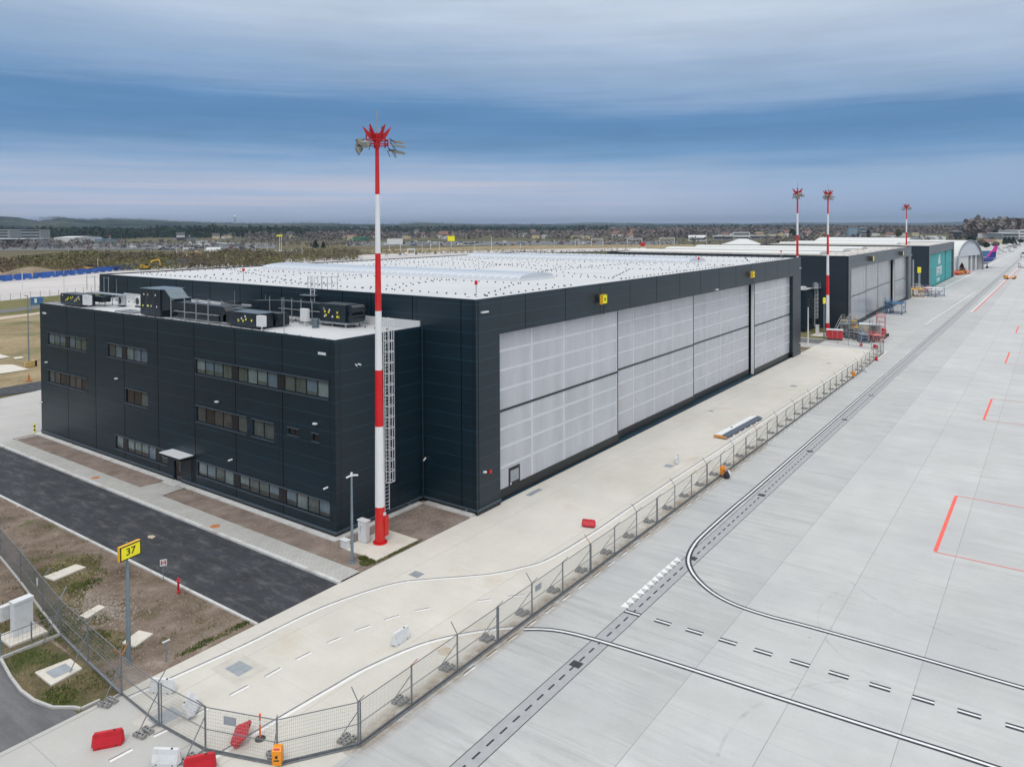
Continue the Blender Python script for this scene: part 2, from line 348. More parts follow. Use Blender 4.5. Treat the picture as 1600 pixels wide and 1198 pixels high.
simple('panel_rib', (.60,.62,.66,1), .35, var=.04); simple('rib_far', (.40,.42,.45,1), .4)
simple('black_metal', (.010,.011,.014,1), .4, var=.2); simple('dark_frame', (.012,.013,.016,1), .35, var=.15)
simple('flashing', (.075,.10,.125,1), .35, .3); simple('joint_black', (.002,.004,.006,1), .9, spec=.05); simple('plinth', (.014,.018,.024,1), .7)
simple('kerb_concrete', (.56,.56,.55,1), .8, var=.08, sc=2, dirt=(.35,.32,.28,1))
simple('pad_concrete', (.60,.565,.50,1), .85, var=.06, sc=1, dirt=(.50,.46,.39,1))
simple('roof_membrane', (.53,.54,.55,1), .6, var=.035, sc=.25, dirt=(.46,.475,.495,1), dsc=.12)
simple('roof_membrane_far', (.52,.50,.47,1), .7, var=.06, sc=.12, dirt=(.40,.37,.33,1), dsc=.1)
simple('white_metal', (.66,.68,.70,1), .4, var=.05); simple('white_plastic', (.64,.655,.67,1), .45, var=.05, dirt=(.55,.53,.48,1), dsc=2.2)
simple('galvanised', (.34,.38,.41,1), .42, .55, .12, 4); simple('fence_steel', (.22,.235,.25,1), .5, .5, .2, 5)
simple('pole_paint', (.20,.26,.30,1), .45, .3); simple('mesh_wire', (.34,.34,.33,1), .55, .2)
simple('mast_red', (.60,.007,.012,1), .38, var=.08, sc=.8, dirt=(.55,.05,.03,1), dsc=.7); simple('mast_white', (.72,.73,.74,1), .38, var=.04, sc=.8)
simple('red_plastic', (.50,.008,.018,1), .4, var=.1, sc=3); simple('faded_red', (.50,.16,.16,1), .6, var=.12, sc=3)
simple('sign_yellow', (.93,.84,.01,1), .4, var=.03); simple('sign_side', (.78,.42,.01,1), .45, var=.03); simple('ink_black', (.012,.012,.012,1), .5)
simple('bin_orange', (.80,.28,.01,1), .45, var=.1, sc=5); simple('cone_orange', (.85,.10,.015,1), .45); simple('rubber', (.02,.02,.021,1), .8)
simple('loose_stone', (.30,.26,.22,1), .9, var=.3, sc=9)
simple('block_grey', (.26,.26,.25,1), .9, var=.25, sc=9, dirt=(.12,.12,.115,1), dsc=6); simple('lamp_head', (.28,.29,.25,1), .5, .2); simple('lamp_glass', (.30,.30,.24,1), .25)
simple('duct_foil', (.012,.02,.028,1), .38, .0, .2, 1.5); simple('duct_light', (.14,.18,.21,1), .3, .5, .15, 1.5); simple('sticker_yellow', (.80,.72,.02,1), .5)
simple('drain_steel', (.33,.36,.39,1), .5, .3, .15, 3); simple('drain_frame', (.50,.475,.43,1), .8); simple('cast_iron', (.03,.032,.036,1), .7); simple('crown_red', (.42,.006,.010,1), .45, var=.1, sc=3); simple('slot_grey', (.34,.35,.36,1), .7, var=.1, sc=2)
simple('paint_white', (.74,.75,.75,1), .6, var=.06, sc=4, dirt=(.55,.55,.53,1), dsc=3); simple('paint_black', (.022,.026,.04,1), .65, var=.3, sc=4, dirt=(.07,.07,.08,1), dsc=3)
simple('paint_white_worn', (.72,.71,.68,1), .7, var=.06, sc=4); simple('paint_grey_worn', (.17,.18,.20,1), .7, var=.25, sc=3, dirt=(.34,.33,.31,1), dsc=2.5)
simple('paint_red', (.80,.10,.07,1), .6, var=.08, sc=3, dirt=(.66,.2,.16,1), dsc=2.5); simple('paint_yellow', (.62,.50,.22,1), .7)
simple('rust_cover', (.50,.17,.05,1), .85, var=.25, sc=6, dirt=(.2,.15,.11,1), dsc=6); simple('sand_patch', (.47,.40,.31,1), .9, var=.2, sc=4)
simple('blue_fabric', (.015,.09,.36,1), .5, var=.35, sc=.35); simple('yellow_machine', (.72,.40,.02,1), .5, var=.1); simple('machine_dark', (.05,.045,.04,1), .7)
simple('blue_steel', (.05,.16,.32,1), .45, .2); simple('teal_steel', (.03,.10,.12,1), .5); simple('white_render', (.60,.61,.60,1), .8, var=.06, sc=.1); simple('grey_wall', (.24,.26,.28,1), .7, var=.1, sc=.1)
simple('dark_roof', (.07,.07,.075,1), .8, var=.2, sc=.1); simple('red_tile', (.20,.11,.085,1), .8, var=.2, sc=.2); simple('cream_wall', (.55,.47,.30,1), .8); simple('light_roof', (.55,.57,.58,1), .6, var=.1, sc=.1)
simple('blue_wall', (.20,.29,.37,1), .7); simple('tan_roof', (.42,.40,.36,1), .7, var=.1, sc=.1); simple('green_wall', (.03,.22,.12,1), .6); simple('turquoise_roof', (.02,.36,.30,1), .5)
simple('jet_blue', (.008,.02,.17,1), .3, var=.1); simple('jet_magenta', (.55,.01,.30,1), .35); simple('jet_white', (.70,.71,.73,1), .35)
simple('car_white', (.70,.71,.72,1), .25); simple('car_silver', (.38,.40,.42,1), .25, .3); simple('car_dark', (.03,.035,.045,1), .25); simple('car_blue', (.04,.11,.26,1), .25); simple('car_red', (.35,.03,.03,1), .25)
simple('car_glass', (.02,.025,.03,1), .1); simple('chequer', (.50,.36,.14,1), .6, var=.4, sc=12); simple('wing_blue', (.045,.065,.10,1), .35, .1, .15, 2); simple('wing_white', (.80,.81,.82,1), .4); simple('wing_orange', (.70,.30,.07,1), .5)
simple('vault_skin', (.60,.61,.60,1), .55, var=.04, sc=.1); simple('vault_panel', (.52,.55,.59,1), .5, var=.05, sc=.2)
def skylight():
    m, g, b = newmat('skylight_sheet'); P = g.pos(); x, y, z = g.sep(P)[:3]
    fr = g.m('FRACT', g.m('DIVIDE', g.m('SUBTRACT', y, 46.9), 1.06)); l = g.m('LESS_THAN', fr, .10)
    c = g.mix(l, (.46,.495,.54,1), (.66,.69,.73,1)); g.put(b.inputs['Base Color'], c); b.inputs['Roughness'].default_value = .25
skylight()
def glass(name, col, rough=.06):
    m, g, b = newmat(name); P = g.pos(); f = g.mr(g.noise(g.vs(P, (1, 1.3, .7)), .9, 3), .3, .7, .75, 1.25)
    g.put(b.inputs['Base Color'], g.scale(col[:3], f)); b.inputs['Roughness'].default_value = rough; b.inputs['Specular IOR Level'].default_value = .8
glass('pane_pale', (.13,.17,.175,1)); glass('pane_mid', (.06,.08,.075,1)); glass('pane_dark', (.045,.05,.05,1)); glass('pane_blue', (.09,.13,.165,1)); glass('pane_black', (.012,.011,.012,1), .15)
def leafmat(name, cols, sc=.4):
    m, g, b = newmat(name); P = g.pos()
    c = g.ramp(g.noise(P, sc, 3, .6), [(.3, cols[0]), (.45, cols[1]), (.6, cols[2]), (.75, cols[3])])
    c = g.scale(c, g.mr(g.white(g.vs(P, (1,1,1))), 0, 1, .8, 1.2))
    g.put(b.inputs['Base Color'], c); b.inputs['Roughness'].default_value = .9; b.inputs['Specular IOR Level'].default_value = .1
leafmat('scrub_leaf', ((.085,.07,.05,1),(.14,.11,.08,1),(.15,.15,.06,1),(.21,.17,.10,1)), .03)
leafmat('bare_wood', ((.095,.09,.10,1),(.15,.135,.13,1),(.20,.17,.155,1),(.14,.15,.11,1)), .012)
leafmat('conifer', ((.012,.025,.018,1),(.02,.038,.025,1),(.03,.05,.03,1),(.05,.055,.035,1)), .015)
leafmat('grass_blade', ((.06,.085,.02,1),(.095,.125,.03,1),(.15,.155,.05,1),(.24,.20,.10,1)), .8)
leafmat('red_bush', ((.05,.02,.02,1),(.08,.03,.025,1),(.10,.04,.03,1),(.12,.06,.04,1)), .5)
leafmat('olive_leaf', ((.08,.085,.035,1),(.12,.12,.05,1),(.16,.155,.065,1),(.2,.18,.08,1)), .2)
simple('bark', (.06,.05,.04,1), .9)
def hillmat():
    m, g, b = newmat('hill_cover'); P = g.pos()
    n = g.noise(g.vs(P, (1,1,3)), .0022, 7, .68)
    c = g.ramp(n, [(.36,(.006,.012,.014,1)), (.45,(.012,.02,.02,1)), (.49,(.06,.08,.05,1)), (.53,(.015,.022,.02,1)), (.58,(.11,.12,.08,1)), (.63,(.012,.018,.018,1)), (.8,(.03,.03,.03,1))])
    g.put(b.inputs['Base Color'], c); b.inputs['Roughness'].default_value = 1; b.inputs['Specular IOR Level'].default_value = 0
hillmat()
# ------------------------------------------------------------------ ground
def sheet(name, mat, pts, z, **kw):
    return MB().poly([(x, y, z) for x, y in pts]).build(name, mat, kind='structure', **kw)
def R4(x0, y0, x1, y1): return [(x0,y0),(x1,y0),(x1,y1),(x0,y1)]
def GP(*pp): return [G(*p) for p in pp]
sheet('ground', 'plain', R4(-20000,-20000,20000,20000), -.10)
sheet('apron', 'apron_concrete', R4(-200,-900,1500,37.5), 0)
sheet('apron_extension', 'new_concrete', R4(18.45,24.95,150.6,37.5), .004)
sheet('apron_corner', 'old_concrete', R4(-60,26.5,18.45,37.5), .004)
sheet('field', 'dry_field', GP((-420,640),(-420,560),(-300,512),(0,491),(64,485),(420,440),(420,500),(64,560),(64,606)), -.075)
sheet('field_edge', 'verge_grass', GP((-300,500),(0,470),(155,455),(500,420),(500,432),(155,478),(64,486),(0,493),(-300,520)), -.07)
sheet('far_road', 'grey_asphalt', GP((-300,507),(0,484),(62,476.5),(160,468),(160,472),(62,481),(0,489),(-300,514)), -.055)
sheet('dirt_track', 'sand_patch', GP((-300,522),(0,495),(62,487.5),(62,490.5),(0,499),(-300,530)), -.055)
sheet('runway_works', 'far_slab', GP((-300,458),(0,438),(160,424),(420,404),(600,397),(800,390),(1010,387),(1010,390.5),(800,396),(600,406),(420,433),(155,455),(0,470),(-300,500)), -.05)
sheet('sand_ground', 'sand', GP((-200,418),(0,414.5),(60,414),(150,419.5),(330,410),(330,413),(155,427),(0,442),(-200,458)), -.065)
sheet('embankment', 'dry_field', GP((560,391),(780,384),(1000,382),(1140,382),(1140,388),(1000,389),(780,392),(600,398)), -.066)
sheet('left_dirt', 'rough_dirt', R4(17.5,37.5,26.3,140), -.05)
sheet('left_turf', 'turf_soil', R4(-60,37.5,18.6,140), -.045)
sheet('turf_patch', 'turf_soil', [(18.6,40.5),(19.4,40.6),(20.6,41.2),(21.6,42.6),(21.2,44),(20.2,45),(20.9,47.2),(22.2,49.3),(23.4,51),(25,53),(25.2,55.4),(23.6,56.2),(21.6,56),(20.6,55),(19.6,50),(18.8,46)], -.04)
sheet('scrub_ground', 'scrub_soil', GP((-300,422),(-100,416),(150,419),(330,409),(440,402),(640,395),(640,386),(430,389),(-100,393.5),(-300,396)), -.075)
sheet('yard_ground', 'grey_asphalt', GP((-100,392),(430,388),(430,379.5),(-100,382)), -.08)
sheet('car_park', 'grey_asphalt', GP((540,384.5),(1060,381.5),(1060,376),(540,378)), -.06)
sheet('asphalt_yard', 'grey_asphalt', [(-60,37.5),(16.5,37.5),(16.55,38.2),(15.95,39.0),(15.65,40.3),(15.62,41.7),(15.8,43.4),(16.2,45.8),(16.4,70),(-60,70)], -.035)
sheet('asphalt_road', 'road_asphalt', R4(26.45,37.5,32.42,150), -.02)
sheet('sidewalk', 'paving', R4(32.72,37.5,34.32,91.6), .10)
sheet('gravel_bed', 'gravel', R4(34.32,38.05,37.3,92.4), .06)
sheet('gravel_corner', 'gravel', R4(34.32,37.5,46.6,43.2), .03)
sheet('entrance_path', 'paving', [(34.32,62.0),(37.0,62.3),(37.0,65.2),(34.32,65.6)], .11)
sheet('plaza', 'old_concrete', [(26.4,91.6),(34.3,91.7),(37.3,93),(46.6,93),(52,99),(52,118.5),(26.4,112)], -.01)
sheet('cross_road', 'road_asphalt', GP((-90,622),(0,606),(64,594.5),(130,584),(130,597),(64,609),(0,618),(-90,634)), -.03)
sheet('gap_road', 'grey_asphalt', R4(152,37.5,158.6,160), -.02); sheet('gap_sidewalk', 'paving', R4(147,37.5,151.7,120), .0); sheet('gap_ground', 'rough_dirt', R4(139,37.5,176.8,160), -.05)
sheet('gap_verge', 'verge_grass', R4(158.9,37.5,176.8,43.9), -.04); sheet('gap_pad', 'pad_concrete', R4(163,38.6,169,41.8), 0)
sheet('hangar_gap', 'apron_concrete', R4(263,37.5,302.6,120), -.03)
sheet('far_yard', 'old_concrete', R4(381,37.5,1200,140), -.04)
k = MB(); k.box(32.42,37.5,-.1,32.72,112,.12); k.box(26.28,37.5,-.1,26.45,140,.06); k.box(151.7,37.5,-.1,152,120,.08); k.box(158.6,37.5,-.1,158.9,120,.08)
k.box(34.3,91.55,-.1,37.3,91.75,.12); k.build('kerbs', 'kerb_concrete', kind='structure')
k = MB(); pts = [(16.05,37.62),(16.6,38.15),(16.0,39.0),(15.72,40.3),(15.68,41.7),(15.86,43.4),(16.26,45.8)]
pts = [(17.6,37.7),(16.75,37.75)]+pts[1:]
for a_, b_ in zip(pts, pts[1:]): k.bar((*a_,.0), (*b_,.0), .13, .14)
k.bar((16.26,45.75,.02), (19.25,45.62,.02), .18, .16); k.build('yard_kerb', 'old_concrete', kind='structure')
# building-edge slab strip
k = MB(); k.box(36.55,42.55,-.05,37.3,92.6,.14); k.box(37.3,42.55,-.05,46.0,43.3,.14); k.box(45.95,37.5,-.05,46.9,42.55,.14); k.build('edge_paving', 'kerb_concrete', kind='structure')
MB().box(36.15,37.85,-.1,40.35,41.3,.10).build('mast_pad', 'pad_concrete', kind='structure')
k = MB()
for q in (((21.95,53.0),(24.1,53.3),(23.9,54.3),(21.8,54.1)), ((16.75,40.9),(18.35,41.15),(18.4,42.6),(16.75,42.8)), ((21.0,40.9),(22.3,41.4),(22.0,42.4),(20.8,41.9)), ((20.9,46.2),(22.2,46.7),(22.1,47.3),(20.8,46.9))):
    k.prism(q, -.1, .05)
k.build('ground_slabs', 'pad_concrete', kind='structure')
# slot drain and markings
k = MB(); k.box(-20,19.9,-.02,700,20.85,.006); k.build('slot_drain', 'slot_grey', kind='structure')
k = MB()
k.strip([(-20,19.88),(700,19.88)], .04, .010); k.strip([(-20,20.87),(700,20.87)], .04, .010)
x = 20.0
while x < 150: k.strip([(x,20.38),(x+.55,20.38)], .10, .010); x += 1.0
for xx in (33.4,48.9,63.9,79.2,94.5,110): k.poly([(xx,20.08,.011),(xx+.55,20.08,.011),(xx+.55,20.68,.011),(xx,20.68,.011)])
k.build('drain_slots', 'cast_iron', kind='structure')
def spline(pts, n=10):
    o = []
    for i in range(len(pts)-1):
        p0, p1, p2, p3 = pts[max(i-1,0)], pts[i], pts[i+1], pts[min(i+2,len(pts)-1)]
        for q in range(n):
            t = q/n
            o.append(tuple(.5*((2*p1[j])+(-p0[j]+p2[j])*t+(2*p0[j]-5*p1[j]+4*p2[j]-p3[j])*t*t+(-p0[j]+3*p1[j]-3*p2[j]+p3[j])*t**3) for j in (0,1)))
    return o+[pts[-1]]
big = spline([(800,21.2),(300,21.25),(120,21.3),(68.5,21.3),(60.9,21.35),(53.7,21.3),(51.1,21.1),(49,20.6),(47.5,19.8),(46.25,18.7),(45.2,17.3),(44.6,15.7),(44.45,13.7),(44.6,11.5),(44.75,7),(44.8,1.3),(44.9,-8),(45,-40)])
inn = spline([(34.9,24.6),(35.5,23.75),(35.93,22.8),(36.23,21.4),(36.48,19),(36.7,16),(36.95,11.4),(37.3,5.8),(37.5,2.3),(37.8,-8),(38,-30)])
def line3(pts, w, wb, name_w, name_b, z=.012):
    MB().strip(pts, wb, z).build('marking_edge', name_b, kind='structure'); MB().strip(pts, w, z+.004).build('marking_line', name_w, kind='structure')
line3(big, .14, .42, 'paint_white', 'paint_black'); line3(inn, .14, .40, 'paint_white', 'paint_black')
kb = MB(); kw_ = MB()
i = 0; y = 20.85
while y > -12:
    xo = 40.08+(20.85-y)*.0495
    kb.strip([(xo,y),(xo+.05,y-.95)], .42, .016); kw_.strip([(xo,y),(xo+.05,y-.95)], .13, .020); y -= 1.9
kb.build('dash_edge', 'paint_black', kind='structure'); kw_.build('dash_line', 'paint_white', kind='structure')
k = MB()
for i in range(12):
    x = 40.37+i*.70
    k.poly([(x,21.30,.012),(x+.17,20.78,.012),(x+.68,21.33,.012)])
k.build('yield_triangles', 'paint_white', kind='structure')
l1 = spline([(18.5,36.75),(21,36.45),(24.6,36.12),(29,35.95),(31.9,35.4),(34.65,34.4),(36.3,33.0),(37.8,31.5),(39.2,30.2),(40.9,29.2),(43.4,28.3),(49.6,28.05),(58,28.1),(90,27.9),(149,27.6)])
l2 = spline([(18.6,29.5),(22.2,29.35),(24.75,29.2),(27,29.02),(30.1,28.3),(32.2,27.2),(33.9,25.9),(34.7,25.1)])
for l in (l1, l2):
    MB().strip(l, .10, .012, .16).build('marking_edge', 'paint_grey_worn', kind='structure'); MB().strip(l, .20, .012, 0).build('marking_line', 'paint_white_worn', kind='structure')
kb = MB(); kw_ = MB()
ds = [((21.53,32.81),(22.53,32.76)),((23.47,32.7),(24.44,32.7)),((25.38,32.67),(26.31,32.59)),((27.44,32.57),(28.23,32.41)),((29.16,32.27),(30.08,31.97)),((30.98,31.75),(31.88,31.41)),((32.77,31.02),(33.54,30.51)),((35.85,28.71),(36.57,28.15)),((37.39,27.52),(38.19,26.81)),((15.78,33.0),(16.74,32.95)),((17.74,33.0),(18.4,32.9)),((19.5,32.85),(20.4,32.8))]
for a_, b_ in ds: kb.strip([a_, b_], .08, .012, .12); kw_.strip([a_, b_], .16, .012, 0)
kb.build('dash_edge', 'paint_grey_worn', kind='structure'); kw_.build('dash_line', 'paint_white_worn', kind='structure')
kw_ = MB(); kb = MB(); x = 29.5
while x < 150: kw_.strip([(x,24.55),(x+.9,24.55)], .10, .008); kb.strip([(x+.1,24.66),(x+1.0,24.66)], .07, .008); x += 1.9
kw_.build('dash_line', 'paint_white_worn', kind='structure'); kb.build('dash_edge', 'paint_black', kind='structure')
k = MB()
for x0, x1, y0 in ((60.1,73.4,6.92),(104.0,116.9,7.05),(148.3,161.5,7.1),(190.9,204,7.3),(237,250,7.4),(283,296,7.4)):
    k.strip([(x0,y0),(x1,y0)], .24, .012); k.strip([(x0-.1,y0),(x0-.1,-12)], .09, .013); k.strip([(x1+.1,y0),(x1+.1,-12)], .09, .013)
k.build('red_marking', 'paint_red', kind='structure')
k = MB(); k.strip([(265,34.2),(900,27)], .38, .012); k.strip([(230,18.6),(900,15.0)], .25, .012)
k.strip([(196,24.8),(300,23)], .2, .012); k.build('far_marking', 'paint_white', kind='structure')
k = MB(); k.strip([(230,18.0),(900,14.2)], .25, .012); k.build('far_red_marking', 'paint_red', kind='structure')
# tyre scuffs on the apron
k = MB(); 
for cx_, cy_, r, a0, a1, ww in ((33,2.5,9.5,.5,1.75,.16),(47.5,5,6.5,1.2,3.1,.10),(60,2,12,2.3,3.1,.12)):
    k.strip([(cx_+r*math.cos(a0+(a1-a0)*i/30), cy_+r*math.sin(a0+(a1-a0)*i/30)) for i in range(31)], ww, .008)
m_, g_, b_ = newmat('scuff'); b_.inputs['Base Color'].default_value = (.16,.16,.165,1); b_.inputs['Roughness'].default_value = .8
P_ = g_.pos(); tr = g_.node('ShaderNodeBsdfTransparent'); mx = g_.node('ShaderNodeMixShader'); g_.put(mx.inputs[0], g_.mr(g_.noise(P_, 1.1, 4), .4, .75, 0, .22)); g_.L.new(tr.outputs[0], mx.inputs[1]); g_.L.new(b_.outputs[0], mx.inputs[2])
g_.L.new(mx.outputs[0], [n for n in g_.N if n.type == 'OUTPUT_MATERIAL'][0].inputs[0]); k.build('tyre_scuffs', 'scuff', kind='structure')
# drain covers, manholes
kf = MB(); ks = MB()
for x, y, a, b2, f_ in ((23.15,34.5,.9,1.2,.35),(36.35,34.3,.7,.8,0),(66.9,30.1,.9,.8,0),(110.5,30.6,1.2,.8,0),(89.8,34.8,.6,.6,0),(132,30.9,.8,.7,0),(18.8,33.9,1.2,1.0,.3),(17.55,41.85,.95,.95,0),(53.6,36.6,2.0,.5,0)):
    if f_: kf.box(x-a-f_,y-b2-f_,-.01,x+a+f_,y+b2+f_,.010) if False else kf.poly([(x-a/1-f_+.35,y-b2/1-f_+.35,.009),(x+a+f_-.35,y-b2-f_+.35,.009),(x+a+f_-.35,y+b2+f_-.35,.009),(x-a-f_+.35,y+b2+f_-.35,.009)])
    zz = .06 if x == 17.55 else .013
    ks.box(x-a*.5,y-b2*.5,-.01,x+a*.5,y+b2*.5,zz)
kf.build('drain_surround', 'drain_frame', kind='structure'); ks.build('drain_cover', 'drain_steel', kind='structure')
k = MB()
for (x, y), r, z in (((33.3,71.5),.36,.104),((33.15,52.3),.38,.104)): k.lathe([(r,z),(r*.6,z+.03)], (x,y), 18)
k.build('sand_manholes', 'rust_cover', kind='structure')
MB().lathe([(.38,.006),(.38,.012)], G(695,1017), 20).build('manhole', 'sand_patch', kind='structure')
k = MB()
for px, py, r in ((236,838,.36),(30,790,.3)):
    cx_, cy_ = G(px, py); k.poly([(cx_+r*rnd.uniform(.5,1)*math.cos(t_*math.pi/6), cy_+1.4*r*rnd.uniform(.5,1)*math.sin(t_*math.pi/6), -.012) for t_ in range(12)])
k.build('road_sand', 'sand_patch', kind='structure')
# dirt drifted along the foot of the fence
k = MB(); m_, g_, b_ = newmat('sand_drift'); P_ = g_.pos(); b_.inputs['Roughness'].default_value = .95; b_.inputs['Base Color'].default_value = (.36,.27,.18,1)
x_, y_, z_ = g_.sep(P_)[:3]
d_ = g_.m('MULTIPLY', g_.m('SUBTRACT', 1.0, g_.mr(g_.m('ABSOLUTE', g_.m('SUBTRACT', y_, 25.1)), .15, .9)), g_.mr(g_.noise(P_, .8, 6, .7), .36, .66))
tr = g_.node('ShaderNodeBsdfTransparent'); mx = g_.node('ShaderNodeMixShader'); g_.put(mx.inputs[0], g_.m('MULTIPLY', d_, .8)); g_.L.new(tr.outputs[0], mx.inputs[1]); g_.L.new(b_.outputs[0], mx.inputs[2])
g_.L.new(mx.outputs[0], [n for n in g_.N if n.type == 'OUTPUT_MATERIAL'][0].inputs[0])
k.poly([(22,24.1,.010),(80,24.1,.010),(80,26.1,.010),(22,26.1,.010)]); k.build('sand_drift', 'sand_drift', kind='structure')
# grass: blades in patches
k = MB()
def blades(n, cx, cy, rx, ry, h=.16, z=-.04):
    for _ in range(n):
        a_ = rnd.uniform(0, 2*math.pi); r = math.sqrt(rnd.random()); x = cx+rx*r*math.cos(a_); y = cy+ry*r*math.sin(a_)
        hh = h*rnd.uniform(.5,1.4); t = rnd.uniform(0, math.pi); dx, dy = .03*math.cos(t), .03*math.sin(t); lx, ly = rnd.uniform(-.08,.08), rnd.uniform(-.08,.08)
        k.poly([(x-dx,y-dy,z),(x+dx,y+dy,z),(x+lx,y+ly,z+hh)])
for c in ((23.2,52.0,1.2,1.0),(24.3,54.5,1.0,1.0),(22.2,54.6,.8,.9),(22.6,51.0,.9,.6),(20.4,41.9,1.0,.9),(20.6,43.6,.5,.8),(20.2,47.6,.8,1.4),(19.6,45.9,.5,1.4),(17.1,43.8,.9,1.2),(17.6,39.9,1.1,.9),(16.6,39.6,.5,.8),(18.2,50,.7,3),(17,55,1.5,4),(21.5,46.2,.6,.8)): blades(330, c[0]+rnd.uniform(-.3,.3), c[1]+rnd.uniform(-.3,.3), c[2]*1.3, c[3]*1.3, h=.12)
for c in ((38.2,37.68,2.6,.13),(35.6,38.2,.55,.5),(35.9,38.9,.3,.4)): blades(500, *c, h=.13, z=.03)
for _ in range(60): blades(14, 22+rnd.random()*4.2, 38+rnd.random()*.5, .5, .1, h=.1)
for _ in range(70): blades(10, 19+rnd.random()*7, 39+rnd.random()*34, .35, .3, h=.12)
k.build('grass', 'grass_blade', kind='stuff', label='grass tufts on the dirt beside the asphalt road and around the slabs', category='grass')
# stones scattered over the dirt
k = MB()
for _ in range(1800):
    x = rnd.uniform(18.8,26.1); y = 38+34*rnd.random()**1.6; s_ = rnd.uniform(.015,.045); k.rbox(x, y, -.05, s_*2, s_*1.4, s_*1.3, rnd.uniform(0,3), .6)
for _ in range(500):
    x = rnd.uniform(34.5,36.4); y = rnd.uniform(38.3,91); s_ = rnd.uniform(.02,.045); k.rbox(x, y, .06, s_*2, s_*1.4, s_, rnd.uniform(0,3), .6)
for _ in range(260):
    x = rnd.uniform(40.5,45.8); y = rnd.uniform(37.7,42.4); s_ = rnd.uniform(.02,.045); k.rbox(x, y, .03, s_*2, s_*1.4, s_, rnd.uniform(0,3), .6)
for _ in range(750):
    a_ = rnd.uniform(0,6.28); r = rnd.gauss(0,.55); x = 22.0+1.5*r*math.cos(a_)+rnd.uniform(-.3,.3); y = 46.6+3.2*r*math.sin(a_); s_ = rnd.uniform(.025,.085)
    if 18.9 < x < 26: k.rbox(x, y, -.045, s_*2, s_*1.5, s_*1.1, rnd.uniform(0,3), .6)
k.build('pebbles', 'loose_stone', kind='stuff', label='small loose stones scattered over the brown dirt and gravel', category='stones')
# ------------------------------------------------------------------ main hangar
HX0, HX1, HY0, HY1, HZ = 46.49, 139.0, 37.27, 98.0, 17.17
AX, AY0, AY1, AZ = 37.12, 43.05, 92.0, 14.66
h1 = thing('hangar', (HX0,HY0,0), 'largest dark grey hangar with pale translucent sliding doors and white roof', 'hangar')
w_ = MB(); facade(w_, 'y', HY0, HX0, HX1, .4, HZ, [(49.6,134.1,0,14.12)], 2.6, -1)
w_.poly([(HX0,HY0,.4),(HX0,HY1,.4),(HX0,HY1,HZ),(HX0,HY0,HZ)]); w_.poly([(HX1,HY0,.4),(HX1,HY1,.4),(HX1,HY1,HZ),(HX1,HY0,HZ)]); w_.poly([(HX0,HY1,.4),(HX1,HY1,.4),(HX1,HY1,HZ),(HX0,HY1,HZ)])
w_.poly([(49.6,HY0,.4),(49.6,HY0+2.6,.4),(49.6,HY0+2.6,0),(49.6,HY0,0)]); w_.poly([(134.1,HY0,.4),(134.1,HY0+2.6,.4),(134.1,HY0+2.6,0),(134.1,HY0,0)])
w_.build('wall', 'anthracite_cladding', h1)
p_ = MB(); p_.box(HX0+.12,HY0+.12,0,49.55,HY0+.5,.42); p_.box(HX0+.12,HY0+.12,0,HX0+.5,HY1-.12,.42); p_.box(134.2,HY0+.12,0,HX1-.1,HY0+.5,.42); p_.box(HX1-.5,HY0+.5,0,HX1-.12,HY1-.12,.42); p_.build('plinth', 'plinth', h1)
f_ = MB(); f_.bar((HX0-.05,HY0-.05,.43),(49.62,HY0-.05,.43),.12,.16); f_.bar((HX0-.05,HY0,.43),(HX0-.05,AY0-.02,.43),.12,.16); f_.bar((134.1,HY0-.05,.43),(HX1+.05,HY0-.05,.43),.12,.16); f_.build('base_flashing', 'flashing', h1)
r_ = MB(); r_.box(HX0+.12,HY0+.12,HZ-.4,HX1-.12,HY1-.12,HZ-.10)
r_.build('roof', 'roof_membrane', h1)
c_ = MB(); c_.box(HX0-.03,HY0-.03,HZ,HX1+.03,HY0+.13,HZ+.035); c_.box(HX0-.03,HY0+.13,HZ,HX0+.13,HY1-.10,HZ+.035); c_.box(HX1-.13,HY0+.13,HZ,HX1+.03,HY1-.10,HZ+.035); c_.box(HX0-.03,HY1-.1,HZ,HX1+.03,HY1+.03,HZ+.035)
c_.build('parapet_cap', 'flashing', h1)
def vault(mb, x0, x1, y0, y1, z, h, kerb=.35, n=14, endmat=1):
    cx_ = (x0+x1)/2; a = (x1-x0)/2
    pr = [(cx_-a*math.cos(math.pi*i/n)*(1), z+kerb+h*math.sin(math.pi*i/n)**.85) for i in range(n+1)]
    mb.mat(0)
    for (xa,za),(xb,zb) in zip(pr, pr[1:]): mb.poly([(xa,y0,za),(xb,y0,zb),(xb,y1,zb),(xa,y1,za)])
    mb.mat(endmat)
    for yy in (y0, y1): mb.poly([(p, yy, q) for p, q in pr])
    mb.mat(2); mb.box(x0-.15,y0-.15,z,x1+.15,y1+.15,z+kerb)
for x0, x1 in ((65.9,72.7),(111.6,118.4)):
    v_ = MB(); vault(v_, x0, x1, 46.9, 91.6, HZ-.10, .55, .22); v_.build('skylight', ['skylight_sheet','vault_panel','white_metal'], h1)
d_ = MB()
def dots(x0, y0, x1, y1, z, st=1.05):
    L = math.hypot(x1-x0, y1-y0)
    if x0 != x1 and y0 != y1: st = 1.7
    n = int(L/st)
    for i in range(n+1):
        t = i/max(n,1); x = x0+(x1-x0)*t+rnd.uniform(-.05,.05); y = y0+(y1-y0)*t+rnd.uniform(-.05,.05); d_.rbox(x, y, z, .12, .12, .11, rnd.uniform(0,1.5), .8)
zr = HZ-.10
for x in (50.5,63.2,75.2,92.7,109.0,121.3,135.5): dots(x, 39.5, x, 95, zr)
for y in (39.2,54.5,69.5,84.5,95.5): dots(50.5, y, 64, y, zr); dots(74.5, y, 110, y, zr); dots(120.5, y, 135.5, y, zr)
